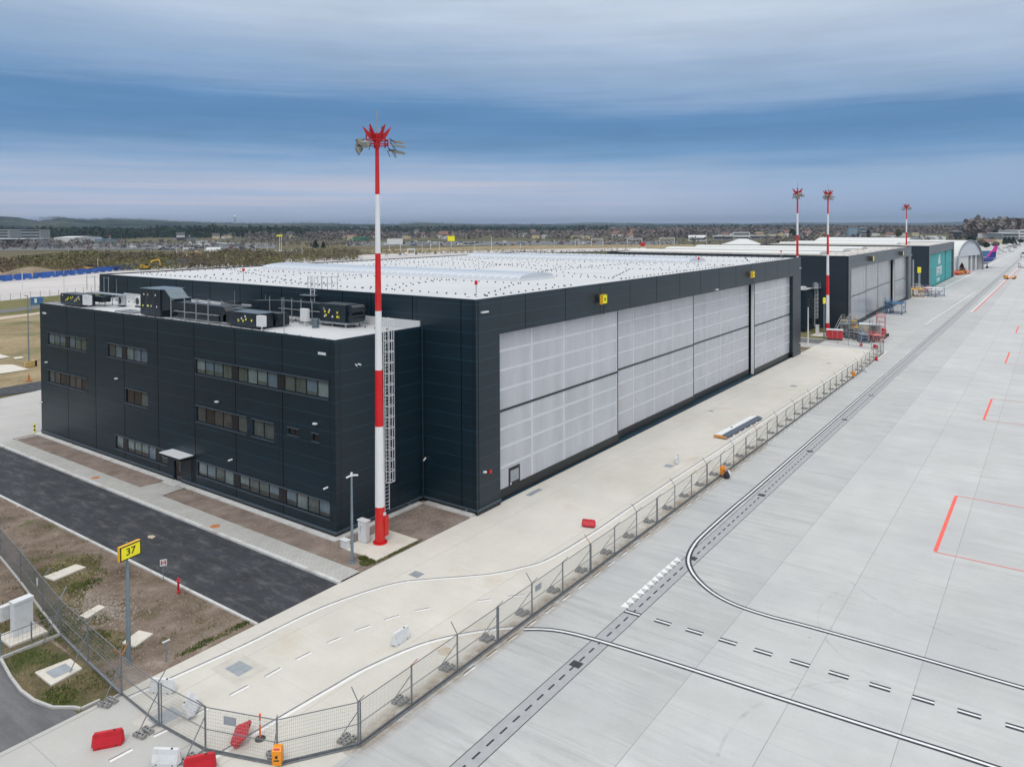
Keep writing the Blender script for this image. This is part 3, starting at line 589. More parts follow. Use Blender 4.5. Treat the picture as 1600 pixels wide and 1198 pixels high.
for a_ in range(5):
    dots(51, 40+a_*11, 63, 45+a_*11, zr); dots(76, 41+a_*11, 92, 47+a_*11, zr); dots(108, 40+a_*11, 93, 46+a_*11, zr); dots(122, 41+a_*11, 135, 46+a_*11, zr)
dots(75,41,108,93,zr); dots(108,42,76,92,zr); dots(50.5,62,63,96,zr)
d_.build('conductor_pads', 'rubber', h1, kind='stuff')
MB().poly([(48.9,40,HZ-.096),(49.2,40,HZ-.096),(49.2,40.3,HZ-.096),(48.9,40.3,HZ-.096)]).build('roof_outlet', 'plinth', h1)
for x, y in ((49.2,39.4),(50.2,73.2),(101.9,41.3),(136.5,40)):
    l_ = MB(); l_.mat(0).cyl((x,y,HZ-.1),(x,y,HZ+.95),.035,n=6); l_.mat(1).cyl((x,y,HZ+.95),(x,y,HZ+1.3),.13,n=8); l_.build('obstruction_light', ['galvanised','mast_red'], h1)
def leaf(x0, x1, y, vx, door=None, edge=None, pers='translucent_panel', ztop=14.1, zmid=7.5, rib='panel_rib', hs=(2.72,4.35,5.95,9.27,10.9,12.54), sk=.88, dep=.35):
    p = MB(); z0 = sk
    hole = door
    if hole: facade(p, 'y', y, x0, x1, z0, ztop, [(hole[0],hole[1],z0-.01,hole[2])], .06, -1)
    else: p.box(x0,y,z0,x1,y+dep,ztop)
    o = p.build('door_leaf', pers, h1 if x0 < 150 else HC)
    fr = MB(); fr.box(x0,y-.06,.04,x1,y+dep+.02,z0) if not hole else (fr.box(x0,y-.06,.04,hole[0],y+dep,z0), fr.box(hole[1],y-.06,.04,x1,y+dep,z0))
    fr.box(x0,y-.05,zmid-.09,x1,y-.002,zmid+.09); fr.box(x0,y-.045,z0,x0+.11,y-.003,ztop); fr.box(x1-.11,y-.045,z0,x1,y-.003,ztop)
    fr.build('leaf_frame', 'black_metal', o)
    rb = MB()
    for z in hs: rb.box(x0+.15,y-.012,z-.11,x1-.15,y-.002,z+.11)
    for v in vx: rb.box(v-.12,y-.016,z0,v+.12,y-.004,zmid-.12); rb.box(v-.12,y-.016,zmid+.12,v+.12,y-.004,ztop)
    rb.box(x0+.14,y-.014,z0,x0+.3,y-.003,ztop); rb.box(x1-.3,y-.014,z0,x1-.14,y-.003,ztop)
    if vx: rb.build('leaf_ribs', rib, o)
    return o
l1_ = leaf(48.6,71.2,37.85,[55.05,60.4,65.75],door=(51.55,53.15,2.38))
leaf(71.25,92.9,38.35,[75.8,81.1,86.4]); leaf(92.0,115.0,38.55,[97.9,103.1,108.4])
l4_ = leaf(115.45,136.2,37.85,[121,126,130.6],door=(134.0,135.1,2.4))
MB().box(115.33,37.87,.1,115.44,38.3,14.1).build('leaf_edge', 'white_metal', l4_)
for par, a_, b2 in ((l1_,51.55,53.15),(l4_,134.0,135.1)):
    q = MB(); q.mat(0).box(a_,37.80,.04,b2,37.9,2.38); dd = q.build('wicket_door', ['black_metal'], par)
    MB().box(a_+.2,37.785,1.15,b2-.2,37.799,2.12).build('glazing', 'drain_steel', dd); 
    MB().box(a_+.16,37.74,.95,a_+.28,37.80,1.12).build('handle', 'white_metal', dd)
b_ = MB(); b_.box(49.4,39.2,0,134.3,39.6,14.2); b_.box(115.0,38.9,0,115.34,39.1,14.1); b_.build('door_track_wall', 'plinth', h1)
for x, num, pos in ((66.3,'36',0),(111.6,'35',1)):
    sgn = MB(); ya, yb = HY0-.62, HY0-.32
    sgn.mat(0).box(x-.48,ya,15.2,x+.48,yb,16.12).mat(1).box(x-.5,ya-.01,15.18,x-.48,yb+.01,16.14); sgn.mat(2).box(x-.05,yb,15.5,x+.05,HY0,15.62).box(x-.04,ya+.1,14.15,x+.04,ya+.16,15.2)
    so_ = sgn.build('stand_sign', ['sign_yellow','sign_side','black_metal'], h1); fr = MB()
    for q in ((x-.48,15.2,x+.48,15.25),(x-.48,16.07,x+.48,16.12),(x-.48,15.25,x-.43,16.07),(x+.43,15.25,x+.48,16.07)): fr.box(q[0],ya-.015,q[1],q[2],ya-.002,q[3])
    fr.build('border', 'ink_black', so_); text(num, so_, .5, (x,ya-.01,15.66), (math.pi/2,0,0), 'ink_black')
for x, z, wd in ((47.5,16.13,.8),(98.0,14.35,.9),(138.3,15.3,.5),(47.4,3.3,.25),(138.2,2.0,.25)):
    MB().box(x-wd/2,HY0-.22,z-.05,x+wd/2,HY0-.002,z+.07).build('wall_lamp', 'white_metal', h1)
MB().box(48.05,HY0-.12,3.0,48.3,HY0-.002,3.25).build('alarm_horn', 'mast_red', h1)
dp = MB(); dp.cyl((HX0-.10,43.5,.5),(HX0-.10,43.5,14),.06,n=8) if False else dp.cyl((46.3,42.85,.5),(46.3,42.85,14.6),.07,n=8); dp.build('downpipe', 'anthracite_cladding', h1)
jn = MB()
for i in range(14):
    x = 46.75+6.55*i; z0 = 14.13 if 49.6 < x < 134.1 else .45; jn.box(x-.035,HY0-.004,z0,x+.035,HY0-.001,HZ-.01)
for y in (38.8,44.1,49.1,52.8,56.8,61.6,64.8,68.4,73.8,77.1,80.4,85.8,91.2,94.4): jn.box(HX0-.004,y-.035,(15.13 if 43.05 < y < 92 else .45),HX0-.001,y+.035,HZ-.01)
jn.build('panel_joints', 'joint_black', h1)
# ladder from annex roof to hangar roof
def ladder(parent, at, du, dn, z0, z1, w=.5, cage=None, mat='white_metal', top=None):
    """at = foot centre (x,y); du = unit vector along the wall; dn = outward normal"""
    a = Vector((*at,0)); u = Vector((*du,0)); n = Vector((*dn,0)); m = MB()
    e = a+n*.22; zt = z1+(1.2 if top else 0)
    for s_ in (-1,1): m.bar(e+u*w/2*s_+Vector((0,0,z0)), e+u*w/2*s_+Vector((0,0,zt)), .055)
    z = z0+.15
    while z < z1: m.bar(e-u*w/2+Vector((0,0,z)), e+u*w/2+Vector((0,0,z)), .03); z += .29
    z = z0+.6
    while z < z1:
        for s_ in (-1,1): m.bar(a+u*w/2*s_+Vector((0,0,z)), e+u*w/2*s_+Vector((0,0,z)), .035)
        z += 1.8
    o = m.build('ladder', mat, parent)
    if cage:
        m = MB(); zs = []; z = z1+(1.1 if top else 0)
        while z > cage: zs.append(z); z -= .85
        for z in zs:
            pr = [e-u*.27+n*0, e-u*.36+n*.3, e-u*.25+n*.62, e+u*.25+n*.62, e+u*.36+n*.3, e+u*.27]
            for p, q in zip(pr, pr[1:]): m.bar(p+Vector((0,0,z)), q+Vector((0,0,z)), .045, .06)
        for q in (e-u*.36+n*.3, e-u*.25+n*.62, e+n*.64, e+u*.25+n*.62, e+u*.36+n*.3): m.bar(q+Vector((0,0,zs[-1])), q+Vector((0,0,zs[0])), .04)
        m.build('safety_cage', mat, o)
    return o
lo = ladder(h1, (HX0,56.7), (0,1), (-1,0), 14.6, 17.2, .55, top=True)
m = MB()
for y in (55.2,56.0,57.4,58.0): m.bar((HX0+.3,y,17.1),(HX0+.3,y,18.3),.04); m.bar((HX0+1.5,y,17.1),(HX0+1.5,y,18.3),.04)
for z in (17.7,18.3): m.bar((HX0+.3,55.2,z),(HX0+.3,56.3,z),.035); m.bar((HX0+.3,57.2,z),(HX0+.3,58,z),.035); m.bar((HX0+.3,55.2,z),(HX0+1.5,55.2,z),.035)
m.box(HX0-.6,56.2,16.55,HX0-.02,58.1,16.62); m.build('landing', 'galvanised', lo)
# ------------------------------------------------------------------ office annex
an = thing('office_annex', (AX,AY0,0), 'three storey dark grey office block with ribbon windows against the largest hangar', 'building')
WIN = [ (90.0,81.3,10.25,11.52,'pppdppp','t'), (76.75,69.3,10.22,11.5,'ppdppp','b'), (61.2,43.8,10.24,11.5,'ppppdppppdpppp','t'),
        (90.1,81.3,6.12,7.4,'pppdppp','m'), (73.35,69.3,6.07,7.42,'ppp','m'), (61.2,53.9,6.05,7.4,'ppppdp','m'), (53.1,50.3,6.04,7.4,'pp','m'), (48.5,47.2,6.93,7.42,'pp','k'), (45.6,44.9,6.88,7.42,'p','k'),
        (75.4,66.0,1.26,2.56,'pdppppdp','g'), (61.1,43.75,1.32,2.52,'ppppdppppdpppp','g') ]
holes = [(b, a, z0, z1) for a, b, z0, z1, *_ in WIN]+[(63.7,64.9,.2,2.12)]
w_ = MB(); facade(w_, 'x', AX, AY0, AY1, .2, AZ, holes, .14, -1)
w_.poly([(AX,AY0,.4),(HX0,AY0,.4),(HX0,AY0,AZ),(AX,AY0,AZ)]); w_.poly([(AX,AY1,.4),(HX0,AY1,.4),(HX0,AY1,AZ),(AX,AY1,AZ)]); w_.build('wall', 'anthracite_cladding', an)
p_ = MB(); p_.box(AX+.14,AY0+.14,0,AX+.6,AY1-.1,.45); p_.box(AX+.6,AY0+.14,0,HX0,AY0+.6,.45); p_.box(AX-.04,64.95,.12,AX+.2,AY1-.1,.2) if False else None; p_.build('plinth', 'plinth', an)
f_ = MB(); f_.bar((AX-.05,AY0-.1,.43),(AX-.05,63.6,.43),.12,.16); f_.bar((AX-.05,65,.43),(AX-.05,AY1,.43),.12,.16); f_.bar((AX,AY0-.05,.43),(HX0-.02,AY0-.05,.43),.12,.16)
f_.build('base_flashing', 'flashing', an)
MB().box(AX-.03,AY0+.02,.1,AX+.02,63.7,.38).box(AX-.03,64.9,.1,AX+.02,AY1,.38).build('wall_foot', 'plinth', an)
r_ = MB(); r_.box(AX+.14,AY0+.14,AZ-.5,HX0-.01,AY1-.14,AZ-.30); r_.box(HX0-.10,AY0+.16,AZ-.3,HX0-.005,AY1-.14,15.12); 
r_.box(AX+.02,AY0+.14,AZ-.3,AX+.14,AY1-.02,AZ-.004); r_.box(AX+.02,AY0+.02,AZ-.3,HX0-.12,AY0+.14,AZ-.004); r_.box(AX+.14,AY1-.14,AZ-.3,HX0-.12,AY1-.02,AZ-.004); r_.build('roof', 'roof_membrane', an)
c_ = MB(); c_.box(AX-.03,AY0-.03,AZ,AX+.06,AY1+.03,AZ+.03); c_.box(AX+.06,AY0-.03,AZ,HX0-.02,AY0+.06,AZ+.03); c_.box(AX+.06,AY1-.06,AZ,HX0-.02,AY1+.03,AZ+.03); c_.build('parapet_cap', 'flashing', an)
d_ = MB()
dots(44.9,AY0+1.2,44.9,AY1-1.5,AZ-.3,1.3); dots(38.4,43.8,45,43.8,AZ-.3,1.3); dots(38.3,44,38.3,90,AZ-.3,1.5); d_.build('conductor_pads', 'rubber', an, kind='stuff')
jn = MB()
for y in (49.2,55.4,61.45,67.45,73.6,79.4,85.5):
    cuts = sorted([(z0-.12, z1+.12) for b, a, z0, z1 in holes if b-.15 < y < a+.15]); zc = .45
    for c0_, c1_ in cuts+[(AZ-.01, 99)]:
        if c0_ > zc: jn.box(AX-.004,y-.03,zc,AX-.001,y+.03,c0_)
        zc = max(zc, c1_)
jn.build('panel_joints', 'joint_black', an)
wr = random.Random(3)
for a, b, z0, z1, seg, row in WIN:
    fr = MB(); x0, x1 = AX+.07, AX+.13
    tot = sum(1 if c == 'p' else .66 for c in seg); ww = (a-b)/tot; y = a
    fr.box(x0,b,z0,x1,a,z0+.07); fr.box(x0,b,z1-.07,x1,a,z1)
    panes = []
    edges = []
    for c in seg:
        wd = ww*(1 if c == 'p' else .66); ya, yb = y, y-wd
        if c == 'p': panes.append((yb+.07, ya-.07))
        else: fr.box(x0-.02,yb-.02,z0+.07,x0+.03,ya+.02,z1-.07)
        fr.box(x0,yb-.055,z0+.07,x1,yb+.055,z1-.07); y = yb
    fr.box(x0,a-.06,z0+.07,x1,a,z1-.07)
    fo = fr.build('window', 'dark_frame', an)
    MB().bar((AX-.05,b-.08,z1+.05),(AX-.05,a+.08,z1+.05),.12,.07).bar((AX-.05,b-.08,z0-.06),(AX-.05,a+.08,z0-.06),.12,.06).build('sill', 'flashing' if row != 'z' else 'galvanised', fo)
    gm = MB(); mats = ['pane_pale','pane_mid','pane_dark','pane_blue','pane_black']
    for ya, yb in panes:
        z = {'t': (0,0,3,1,3), 'b': (3,2,0,0,3), 'm': (1,2,2,1,4), 'g': (0,0,0,1,3), 'k': (4,4,4,4,4)}[row][wr.randrange(5)]
        if row in 'tg' and wr.random() < .8:     # pale blind above, ground reflection at the foot painted as darker glass
            zc = z0+.07+(z1-z0-.14)*wr.uniform(.12,.4); gm.mat(1 if row == 't' else 2).box(AX+.10,ya,z0+.07,AX+.128,yb,zc); gm.mat(z).box(AX+.098,ya,zc,AX+.128,yb,z1-.07)
        else: gm.mat(z).box(AX+.10,ya,z0+.07,AX+.128,yb,z1-.07)
    gm.build('glazing', mats, fo)
dr = MB().box(AX+.10,63.7,.2,AX+.14,64.9,2.12).build('entrance_door', 'pane_black', an); MB().box(AX+.04,64.0,1.0,AX+.09,64.08,1.7).build('handle', 'galvanised', dr)
MB().bar((AX-.05,63.6,2.2),(AX-.05,65.0,2.2),.12,.06).build('sill', 'flashing', dr)
c0 = Vector((AX,66.9,2.93)); cp_ = MB(); cp_.mat(1).box(AX-1.25,61.8,2.62,AX-.003,65.1,2.86).mat(0).box(AX-1.28,61.77,2.86,AX-.003,65.13,2.93)
cp_.build('entrance_canopy', ['white_metal','black_metal'], an)
MB().cyl((AX-.09,61.95,.5),(AX-.09,61.95,2.62),.05,n=8).build('downpipe', 'black_metal', an)
MB().box(36.2,63.3,.05,37.05,65.3,.16).build('doorstep', 'kerb_concrete', an)
for (y, z) in ((90.1,8.25),(74.8,8.2),(57.8,8.19),(45.1,8.23)):
    q = MB(); q.mat(0).box(AX-.32,y-.17,z-.02,AX-.1,y+.17,z+.09).mat(1).box(AX-.1,y-.06,z-.05,AX,y+.06,z+.06); q.build('wall_lamp', ['white_metal','dark_frame'], an)
for (y, z) in ((55.9,3.55),(43.9,3.61),(91.6,3.59)): MB().cyl((AX-.03,y,z+.06),(AX-.36,y+.14,z-.02),.07,n=8).build('camera', 'white_metal', an)
for (y, z) in ((90.85,13.62),(44.45,13.57)): MB().box(AX-.05,y-.42,z-.09,AX-.003,y+.42,z+.09).build('name_plate', 'white_metal', an)
MB().cyl((39.1,AY0-.03,12.6),(39.0,AY0-.3,12.55),.06,n=8).cyl((39.35,AY0-.03,12.6),(39.4,AY0-.3,12.55),.06,n=8).build('camera', 'white_metal', an)
MB().cyl((HX0-.03,42.7,3.7),(HX0-.38,42.6,3.6),.07,n=8).build('camera', 'white_metal', h1)
q = MB()
for y in [44.6+3.0*i for i in range(16)]:
    if 63 < y < 66: continue
    q.box(AX-.02,y-.06,.15,AX+.12,y+.06,.36)
for x in (38.5,44.8): q.box(x,AY0-.02,.15,x+.12,AY0+.12,.36)
q.build('plinth_brackets', 'galvanised', an); MB().box(HX0-.02,38.3,.15,HX0+.12,38.42,.36).build('plinth_bracket', 'galvanised', h1)
ladder(an, (42.1,AY0), (1,0), (0,-1), .6, AZ, .5, cage=2.2, top=True)
# ------------------------------------------------------------------ plant on the annex roof
RZ = AZ-.30
def stickers(mb, ky, kw, x, y0, y1, z0, z1, n, seed):
    r = random.Random(seed)
    for i in range(n):
        y = r.uniform(y0+.15, y1-.15); z = r.uniform(z0+.2, z1-.15)
        mb.mat(ky if r.random() < .55 else kw).box(x-.012,y-.08,z-.09,x-.002,y+.08,z+.09)
a1 = thing('air_handling_unit', (40,71.8,RZ), 'tallest black ventilation unit on the office roof with a duct sloping down', 'ventilation unit')
q = MB(); q.mat(0).box(38.8,69.95,RZ+.1,41.3,73.6,17.0); 
for yy in (71.2,72.4): q.mat(2).box(38.79,yy-.02,RZ+.2,38.799,yy+.02,16.9)
stickers(q, 1, 3, 38.8, 70.2, 73.4, 15.2, 15.5, 5, 2); stickers(q, 1, 3, 38.8, 70.6, 73.2, 16.3, 16.6, 4, 5); q.build('casing', ['duct_foil','sticker_yellow','duct_light','white_plastic'], a1)
MB().box(38.75,69.9,17.0,41.35,73.65,17.07).build('lid', 'duct_light', a1)
q = MB(); q.extr([(38.9,69.94,15.0),(38.9,69.94,17.0),(38.9,69.2,17.0),(38.9,68.2,16.25),(38.9,67.6,16.2),(38.9,67.6,15.25)], (1.7,0,0)); q.build('transition', 'duct_foil', a1)
q = MB(); q.extr([(38.86,69.9,17.02),(38.86,69.2,17.02),(38.86,68.2,16.27),(38.86,67.55,16.22),(38.86,67.55,16.28),(38.86,68.2,16.33),(38.86,69.2,17.08),(38.86,69.9,17.08)], (1.78,0,0)); q.build('transition_lid', 'duct_light', a1)
q = MB(); q.box(38.9,60.2,15.3,39.75,67.58,16.0); q.extr([(38.9,60.2,16.0),(38.9,59.8,16.0),(38.9,59.3,15.6),(38.9,59.3,14.7),(38.9,60.2,14.7)], (.85,0,0)); q.build('duct', 'duct_foil', a1)
q = MB(); q.box(39.0,60.6,14.55,39.7,67.2,15.05); q.build('lower_duct', 'duct_foil', a1)
q = MB(); q.box(38.84,60.4,15.12,39.8,67.6,15.22)
for y in (67.7,65.4,63.5,61.6): q.cyl((38.6,y,RZ),(38.6,y,RZ+2.2),.045,n=6); q.cyl((39.95,y,RZ),(39.95,y,RZ+2.0),.045,n=6); q.bar((38.6,y,16.2),(39.95,y,16.2),.05); q.bar((38.6,y,15.1),(39.95,y,15.1),.05)
q.build('duct_supports', 'galvanised', a1)
a2 = thing('air_handling_unit', (39.6,56.4,RZ), 'low black ventilation unit with yellow stickers at the parapet beside a white box', 'ventilation unit')
q = MB(); q.mat(0).box(38.85,54.6,RZ+.12,40.3,58.1,RZ+1.3); q.extr([(38.9,58.1,RZ+1.25),(38.9,59.2,RZ+1.15),(38.9,59.8,RZ+.8),(38.9,59.8,RZ+.3),(38.9,58.1,RZ+.15)], (1.3,0,0)); stickers(q, 1, 3, 38.85, 55, 57.9, RZ+.4, RZ+1.2, 7, 9)
q.build('casing', ['duct_foil','sticker_yellow','duct_light','white_plastic'], a2); MB().box(38.8,54.55,RZ+1.3,40.35,58.15,RZ+1.36).build('lid', 'duct_light', a2)
MB().box(38.5,53.5,RZ+.35,38.85,54.4,RZ+1.25).cyl((38.7,53.95,RZ),(38.7,53.95,RZ+.35),.05,n=6).build('control_box', 'white_plastic', a2)
q = MB(); q.box(40.4,54.0,RZ+.75,41.3,61.6,RZ+1.25); q.box(41.3,60.8,RZ+.75,44.0,61.6,RZ+1.25); q.build('duct', 'duct_foil', a2)
a3 = thing('air_handling_unit', (44.6,50.6,RZ), 'stacked black ventilation unit with stickers on a frame below the roof ladder', 'ventilation unit')
q = MB(); q.mat(0).box(43.7,49.3,RZ+.45,45.4,52.6,RZ+1.95); stickers(q, 1, 3, 43.7, 49.6, 52.4, RZ+.6, RZ+1.8, 12, 4); q.build('casing', ['duct_foil','sticker_yellow','duct_light','white_plastic'], a3)
q = MB(); q.cyl((43.9,48.9,RZ+1.55),(45.3,48.9,RZ+1.55),.38,n=12); q.cyl((43.9,48.9,RZ+.8),(45.3,48.9,RZ+.8),.38,n=12); q.build('intake_hoods', 'duct_foil', a3)
q = MB(); q.box(43.6,49.0,RZ+.28,45.5,52.7,RZ+.42)
for y in (49.3,51,52.4): q.box(43.7,y-.05,RZ,43.8,y+.05,RZ+.3); q.box(45.3,y-.05,RZ,45.4,y+.05,RZ+.3)
q.build('support_frame', 'galvanised', a3)
q = MB(); q.box(43.9,52.6,RZ+1.3,44.9,58.6,RZ+1.85); q.box(43.9,52.6,RZ+.5,44.9,58.6,RZ+1.0); q.extr([(43.9,58.6,RZ+.5),(43.9,58.6,RZ+1.85),(43,61.5,RZ+1.75),(43,61.5,RZ+.6)], (1.0,0,0)); q.build('duct', 'duct_foil', a3)
q = MB(); q.box(43.85,52.8,RZ+1.1,44.95,58.6,RZ+1.2)
for y in (53.4,54.9,56.2,57.6,59.4): q.cyl((43.5,y,RZ),(43.5,y,RZ+2.2),.04,n=6); q.cyl((43.5,y,RZ),(43.5,y,RZ+.08),.2,n=8)
q.build('duct_supports', 'galvanised', a3)
MB().box(42.6,53.0,RZ+.4,42.9,53.9,RZ+1.5).cyl((42.75,53.45,RZ),(42.75,53.45,RZ+.4),.06,n=6).build('control_box', 'white_plastic', a3)
MB().lathe([(.3,RZ),(.3,RZ+.75),(.25,RZ+.8)], (42.4,51.6), 10).build('roof_inlet', 'duct_light', a3)
q = MB(); pp = [(43.2,61.4,RZ+.9),(43.0,64.5,RZ+.9),(43.3,66.5,RZ+.9),(44.6,67.6,RZ+.9),(45.9,67.6,RZ+.9)]
for a_, b2 in zip(pp, pp[1:]): q.cyl(a_, b2, .34, n=12)
for p_ in pp[1:-1]: q.cyl((p_[0],p_[1],RZ),(p_[0],p_[1],RZ+.9),.05,n=6)
q.cyl((41.6,60.9,RZ+.5),(41.6,70.5,RZ+.5),.26,n=10); q.build('round_duct', 'duct_foil', a3)
q = MB(); q.box(40.6,54.6,RZ+.1,42.0,57.4,RZ+.9); q.build('silencer', 'duct_foil', a3)
a4 = thing('air_handling_unit', (39.5,88,RZ), 'small black ventilation unit with stickers at the far corner of the office roof', 'ventilation unit')
q = MB(); q.mat(0).box(38.8,86.0,RZ+.15,40.3,90.8,RZ+1.35); stickers(q, 1, 3, 38.8, 86.2, 90.5, RZ+.4, RZ+1.3, 16, 11); q.build('casing', ['duct_foil','sticker_yellow','duct_light','white_plastic'], a4)
q = MB(); q.cyl((39,91.1,RZ+1.0),(40.2,91.1,RZ+1.0),.3,n=10); q.cyl((39,91.1,RZ+.5),(40.2,91.1,RZ+.5),.3,n=10); q.build('intake_hoods', 'duct_foil', a4)
MB().box(38.5,83.6,RZ+.4,38.85,85.0,RZ+1.45).build('control_box', 'white_plastic', a4)
q = MB(); q.box(41.0,82.0,RZ+1.3,42.0,89.0,RZ+1.36)
for y in (82.5,85.5,88.5): 
    for x in (41.1,41.9): q.cyl((x,y,RZ),(x,y,RZ+1.3),.04,n=6)
for y in (85.5,86.5,87.5,88.6,90.5): q.cyl((41.5,y,RZ+1.5),(41.5,y,RZ+3.2),.035,n=6)
for y in (85.5,88.6): q.bar((41.5,y,RZ+3.1),(41.5,y+1,RZ+3.1),.03)
q.build('platform', 'galvanised', a4)
q = MB(); q.box(40.35,84.6,RZ+.5,41.3,88.5,RZ+1.1); q.build('duct', 'duct_foil', a4)
for i, (x, y) in enumerate(((41.9,83.4),(42.6,81.0))):
    c = thing('air_conditioner', (x,y,RZ), ('white outdoor air conditioner with round fan grille near the far end of the roof','second white air conditioner on the roof, nearer the tall black ventilation unit')[i], 'air conditioner', 'roof air conditioners')
    MB().box(x-.2,y-.5,RZ+.18,x+.2,y+.5,RZ+1.15).build('casing', 'white_plastic', c)
    MB().cyl((x-.215,y+.08,RZ+.66),(x-.2,y+.08,RZ+.66),.38,n=20).cyl((x-.22,y+.08,RZ+.66),(x-.216,y+.08,RZ+.66),.10,n=10).build('fan_grille', 'machine_dark', c)
    MB().box(x-.25,y-.45,RZ,x+.25,y-.35,RZ+.18).box(x-.25,y+.35,RZ,x+.25,y+.45,RZ+.18).build('feet', 'rubber', c)
rh = MB().box(38.9,75.3,RZ,40.5,77.0,RZ+.12).box(38.95,77.4,RZ,40.5,79.0,RZ+.12).build('roof_grille', 'fence_steel', an)
for i, (x, y, h) in enumerate(((41.5,78.5,2.3),(43.9,65.5,2.4),(44.2,61,2.2),(38.4,50.6,3.0),(44.6,90,2.6))):
    MB().cyl((x,y,RZ),(x,y,RZ+h),.03,.02,n=6).cyl((x,y,RZ),(x,y,RZ+.08),.18,n=8).build('lightning_rod', 'galvanised', an)
# ------------------------------------------------------------------ red and white floodlight masts
def mast(x, y, H=29.0, rz=0.0, detail=True):
    t = thing('floodlight_mast', (0,0,0), '', 'mast', None, local=True)
    R = lambda z: .375-(.375-.135)*(z/28.6)
    zs = [0, 2.66, 8.49, 12.57, 16.83, 20.98, 25.22, 29.2]
    m = MB(); n = 20
    for i, (a, b) in enumerate(zip(zs, zs[1:])): m.mat(i % 2).cyl((0,0,a),(0,0,b),R(a),R(b),n=n,caps=(i==0))
    m.build('shaft', ['mast_red','mast_white'], t, smooth=False)
    m = MB(); m.lathe([(.52,.0),(.52,.08),(.38,.09)], n=18)
    for i in range(14): a = 2*math.pi*i/14; m.cyl((.45*math.cos(a),.45*math.sin(a),.08),(.45*math.cos(a),.45*math.sin(a),.16),.03,n=6)
    m.build('base_flange', 'mast_red', t)
    m = MB(); m.box(.05,-.46,.55,.42,-.12,2.0); m.build('service_hatch', 'mast_red', t)
    m = MB().box(-.02,-.43,2.05,.2,-.33,2.25); m.build('name_plate', 'white_plastic', t)
    m = MB(); ang = [math.radians(d) for d in (18, 78, 138, 198, 258, 318)]      # star of fins
    for a in ang:
        c, s_ = math.cos(a), math.sin(a); o = Vector((-s_*.06, c*.06, 0))
        pr = [(.1,28.95),(.1,29.3),(.4,29.55),(1.05,30.12),(.74,29.45),(.4,29.1)]
        m.extr([(c*r-o.x, s_*r-o.y, z) for r, z in pr], o*2)
    m.lathe([(.17,28.5),(.24,28.9),(.2,29.6)], n=10); m.build('crown_fins', 'crown_red', t)
    m = MB(); 
    for z in (28.75, 29.1):
        pts = [(.8*math.cos(2*math.pi*i/12), .8*math.sin(2*math.pi*i/12), z) for i in range(13)]
        for p, q in zip(pts, pts[1:]): m.bar(p, q, .07)
    for i in range(0, 12, 2):
        a = 2*math.pi*i/12; c, s_ = math.cos(a), math.sin(a)
        m.bar((c*.8,s_*.8,28.6),(c*.8,s_*.8,29.5 if i % 4 == 0 else 29.1),.07); m.bar((0,0,28.85),(c*.8,s_*.8,28.85),.05)
    m.build('lamp_ring', 'crown_red', t)
    for k_, (a, z, til) in enumerate(((2.3,28.7,.5),(2.75,29.0,.45),(3.3,28.75,.55),(2.55,28.45,.6),(-.45,29.1,.2),(-.95,28.75,.25),(-.2,28.45,.2),(-.7,28.3,.25))):
        c, s_ = math.cos(a), math.sin(a); p = Vector((c*1.15,s_*1.15,z)); f_ = Vector((c*math.cos(til),s_*math.cos(til),-math.sin(til)*.6)).normalized(); u = Vector((-s_,c,0)); v = f_.cross(u)
        hd = MB(); L = .85 if k_ > 3 else .35; W = .62 if k_ > 3 else .5; Th = .10 if k_ > 3 else .42
        vs_ = [p+f_*(L*i)+u*(W/2*j)+v*(Th/2*l) for i in (0,1) for j, l in ((-1,-1),(1,-1),(1,1),(-1,1))]
        hd.mat(0).add(vs_, [(3,2,1,0),(4,5,6,7),(0,1,5,4),(1,2,6,5),(2,3,7,6),(3,0,4,7)])
        hd.mat(1).bar(Vector((c*.95,s_*.95,z+.15)), p, .07); hd.bar(p-f_*.05-u*W*.6, p+f_*.2-u*W*.6-Vector((0,0,.4)), .035); hd.bar(p-f_*.05+u*W*.6, p+f_*.2+u*W*.6-Vector((0,0,.4)), .035)
        hd.build('floodlight', ['lamp_head','machine_dark'], t)
    m = MB(); m.cyl((0,0,29),(0,0,31.3),.06,.035,n=6); m.cyl((0,0,29.9),(.35,-.2,29.9),.02,n=5); m.mat(1).lathe([(.10,29.85),(.13,30.0),(.08,30.12)], (.38,-.22), 8); m.build('lightning_rod', ['galvanised','machine_dark'], t)
    return t
M1 = mast(0,0); M1.location = (38.35,39.75,.10); M1['label'] = 'nearest and tallest looking red and white striped floodlight mast on a concrete pad'; M1['group'] = 'striped floodlight masts'
for (x, y, z, rz, lb) in ((152.7,41.6,0,.9,'striped floodlight mast rising behind the far end of the largest hangar roof'),(164.4,38.7,0,.5,'striped floodlight mast beside the red container and yellow stand sign'),(271.3,39.9,-.6,1.4,'farthest striped floodlight mast, behind the second hangar')):
    dup(M1, (x,y,z), rz, lb)
# ------------------------------------------------------------------ poles, cabinets, signs
def pole(name, x, y, h, r0, r1, mat, label, cat, z=0, group=None):
    t = thing(name, (x,y,z), label, cat, group)
    MB().cyl((x,y,z),(x,y,z+h),r0,r1,n=12).cyl((x,y,z),(x,y,z+.05),r0*2.2,n=12).build('post', mat, t); return t
lp = pole('camera_pole', 35.0,39.0,6.0,.11,.065,'pole_paint','grey camera pole at the end of the sidewalk, beside the nearest striped mast','camera pole',.06)
q = MB(); q.cyl((35.0,39.0,6.0),(35.0,39.0,6.25),.10,.08,n=10).cyl((34.9,39.0,6.05),(34.65,39.15,5.95),.06,n=8).cyl((35.1,38.95,6.05),(35.4,38.8,6.0),.06,n=8); q.build('camera', 'white_metal', lp)
c1 = thing('electrical_cabinet', (38.1,41.45,.10), 'tall pale grey electrical cabinet beside the nearest striped mast', 'cabinet')
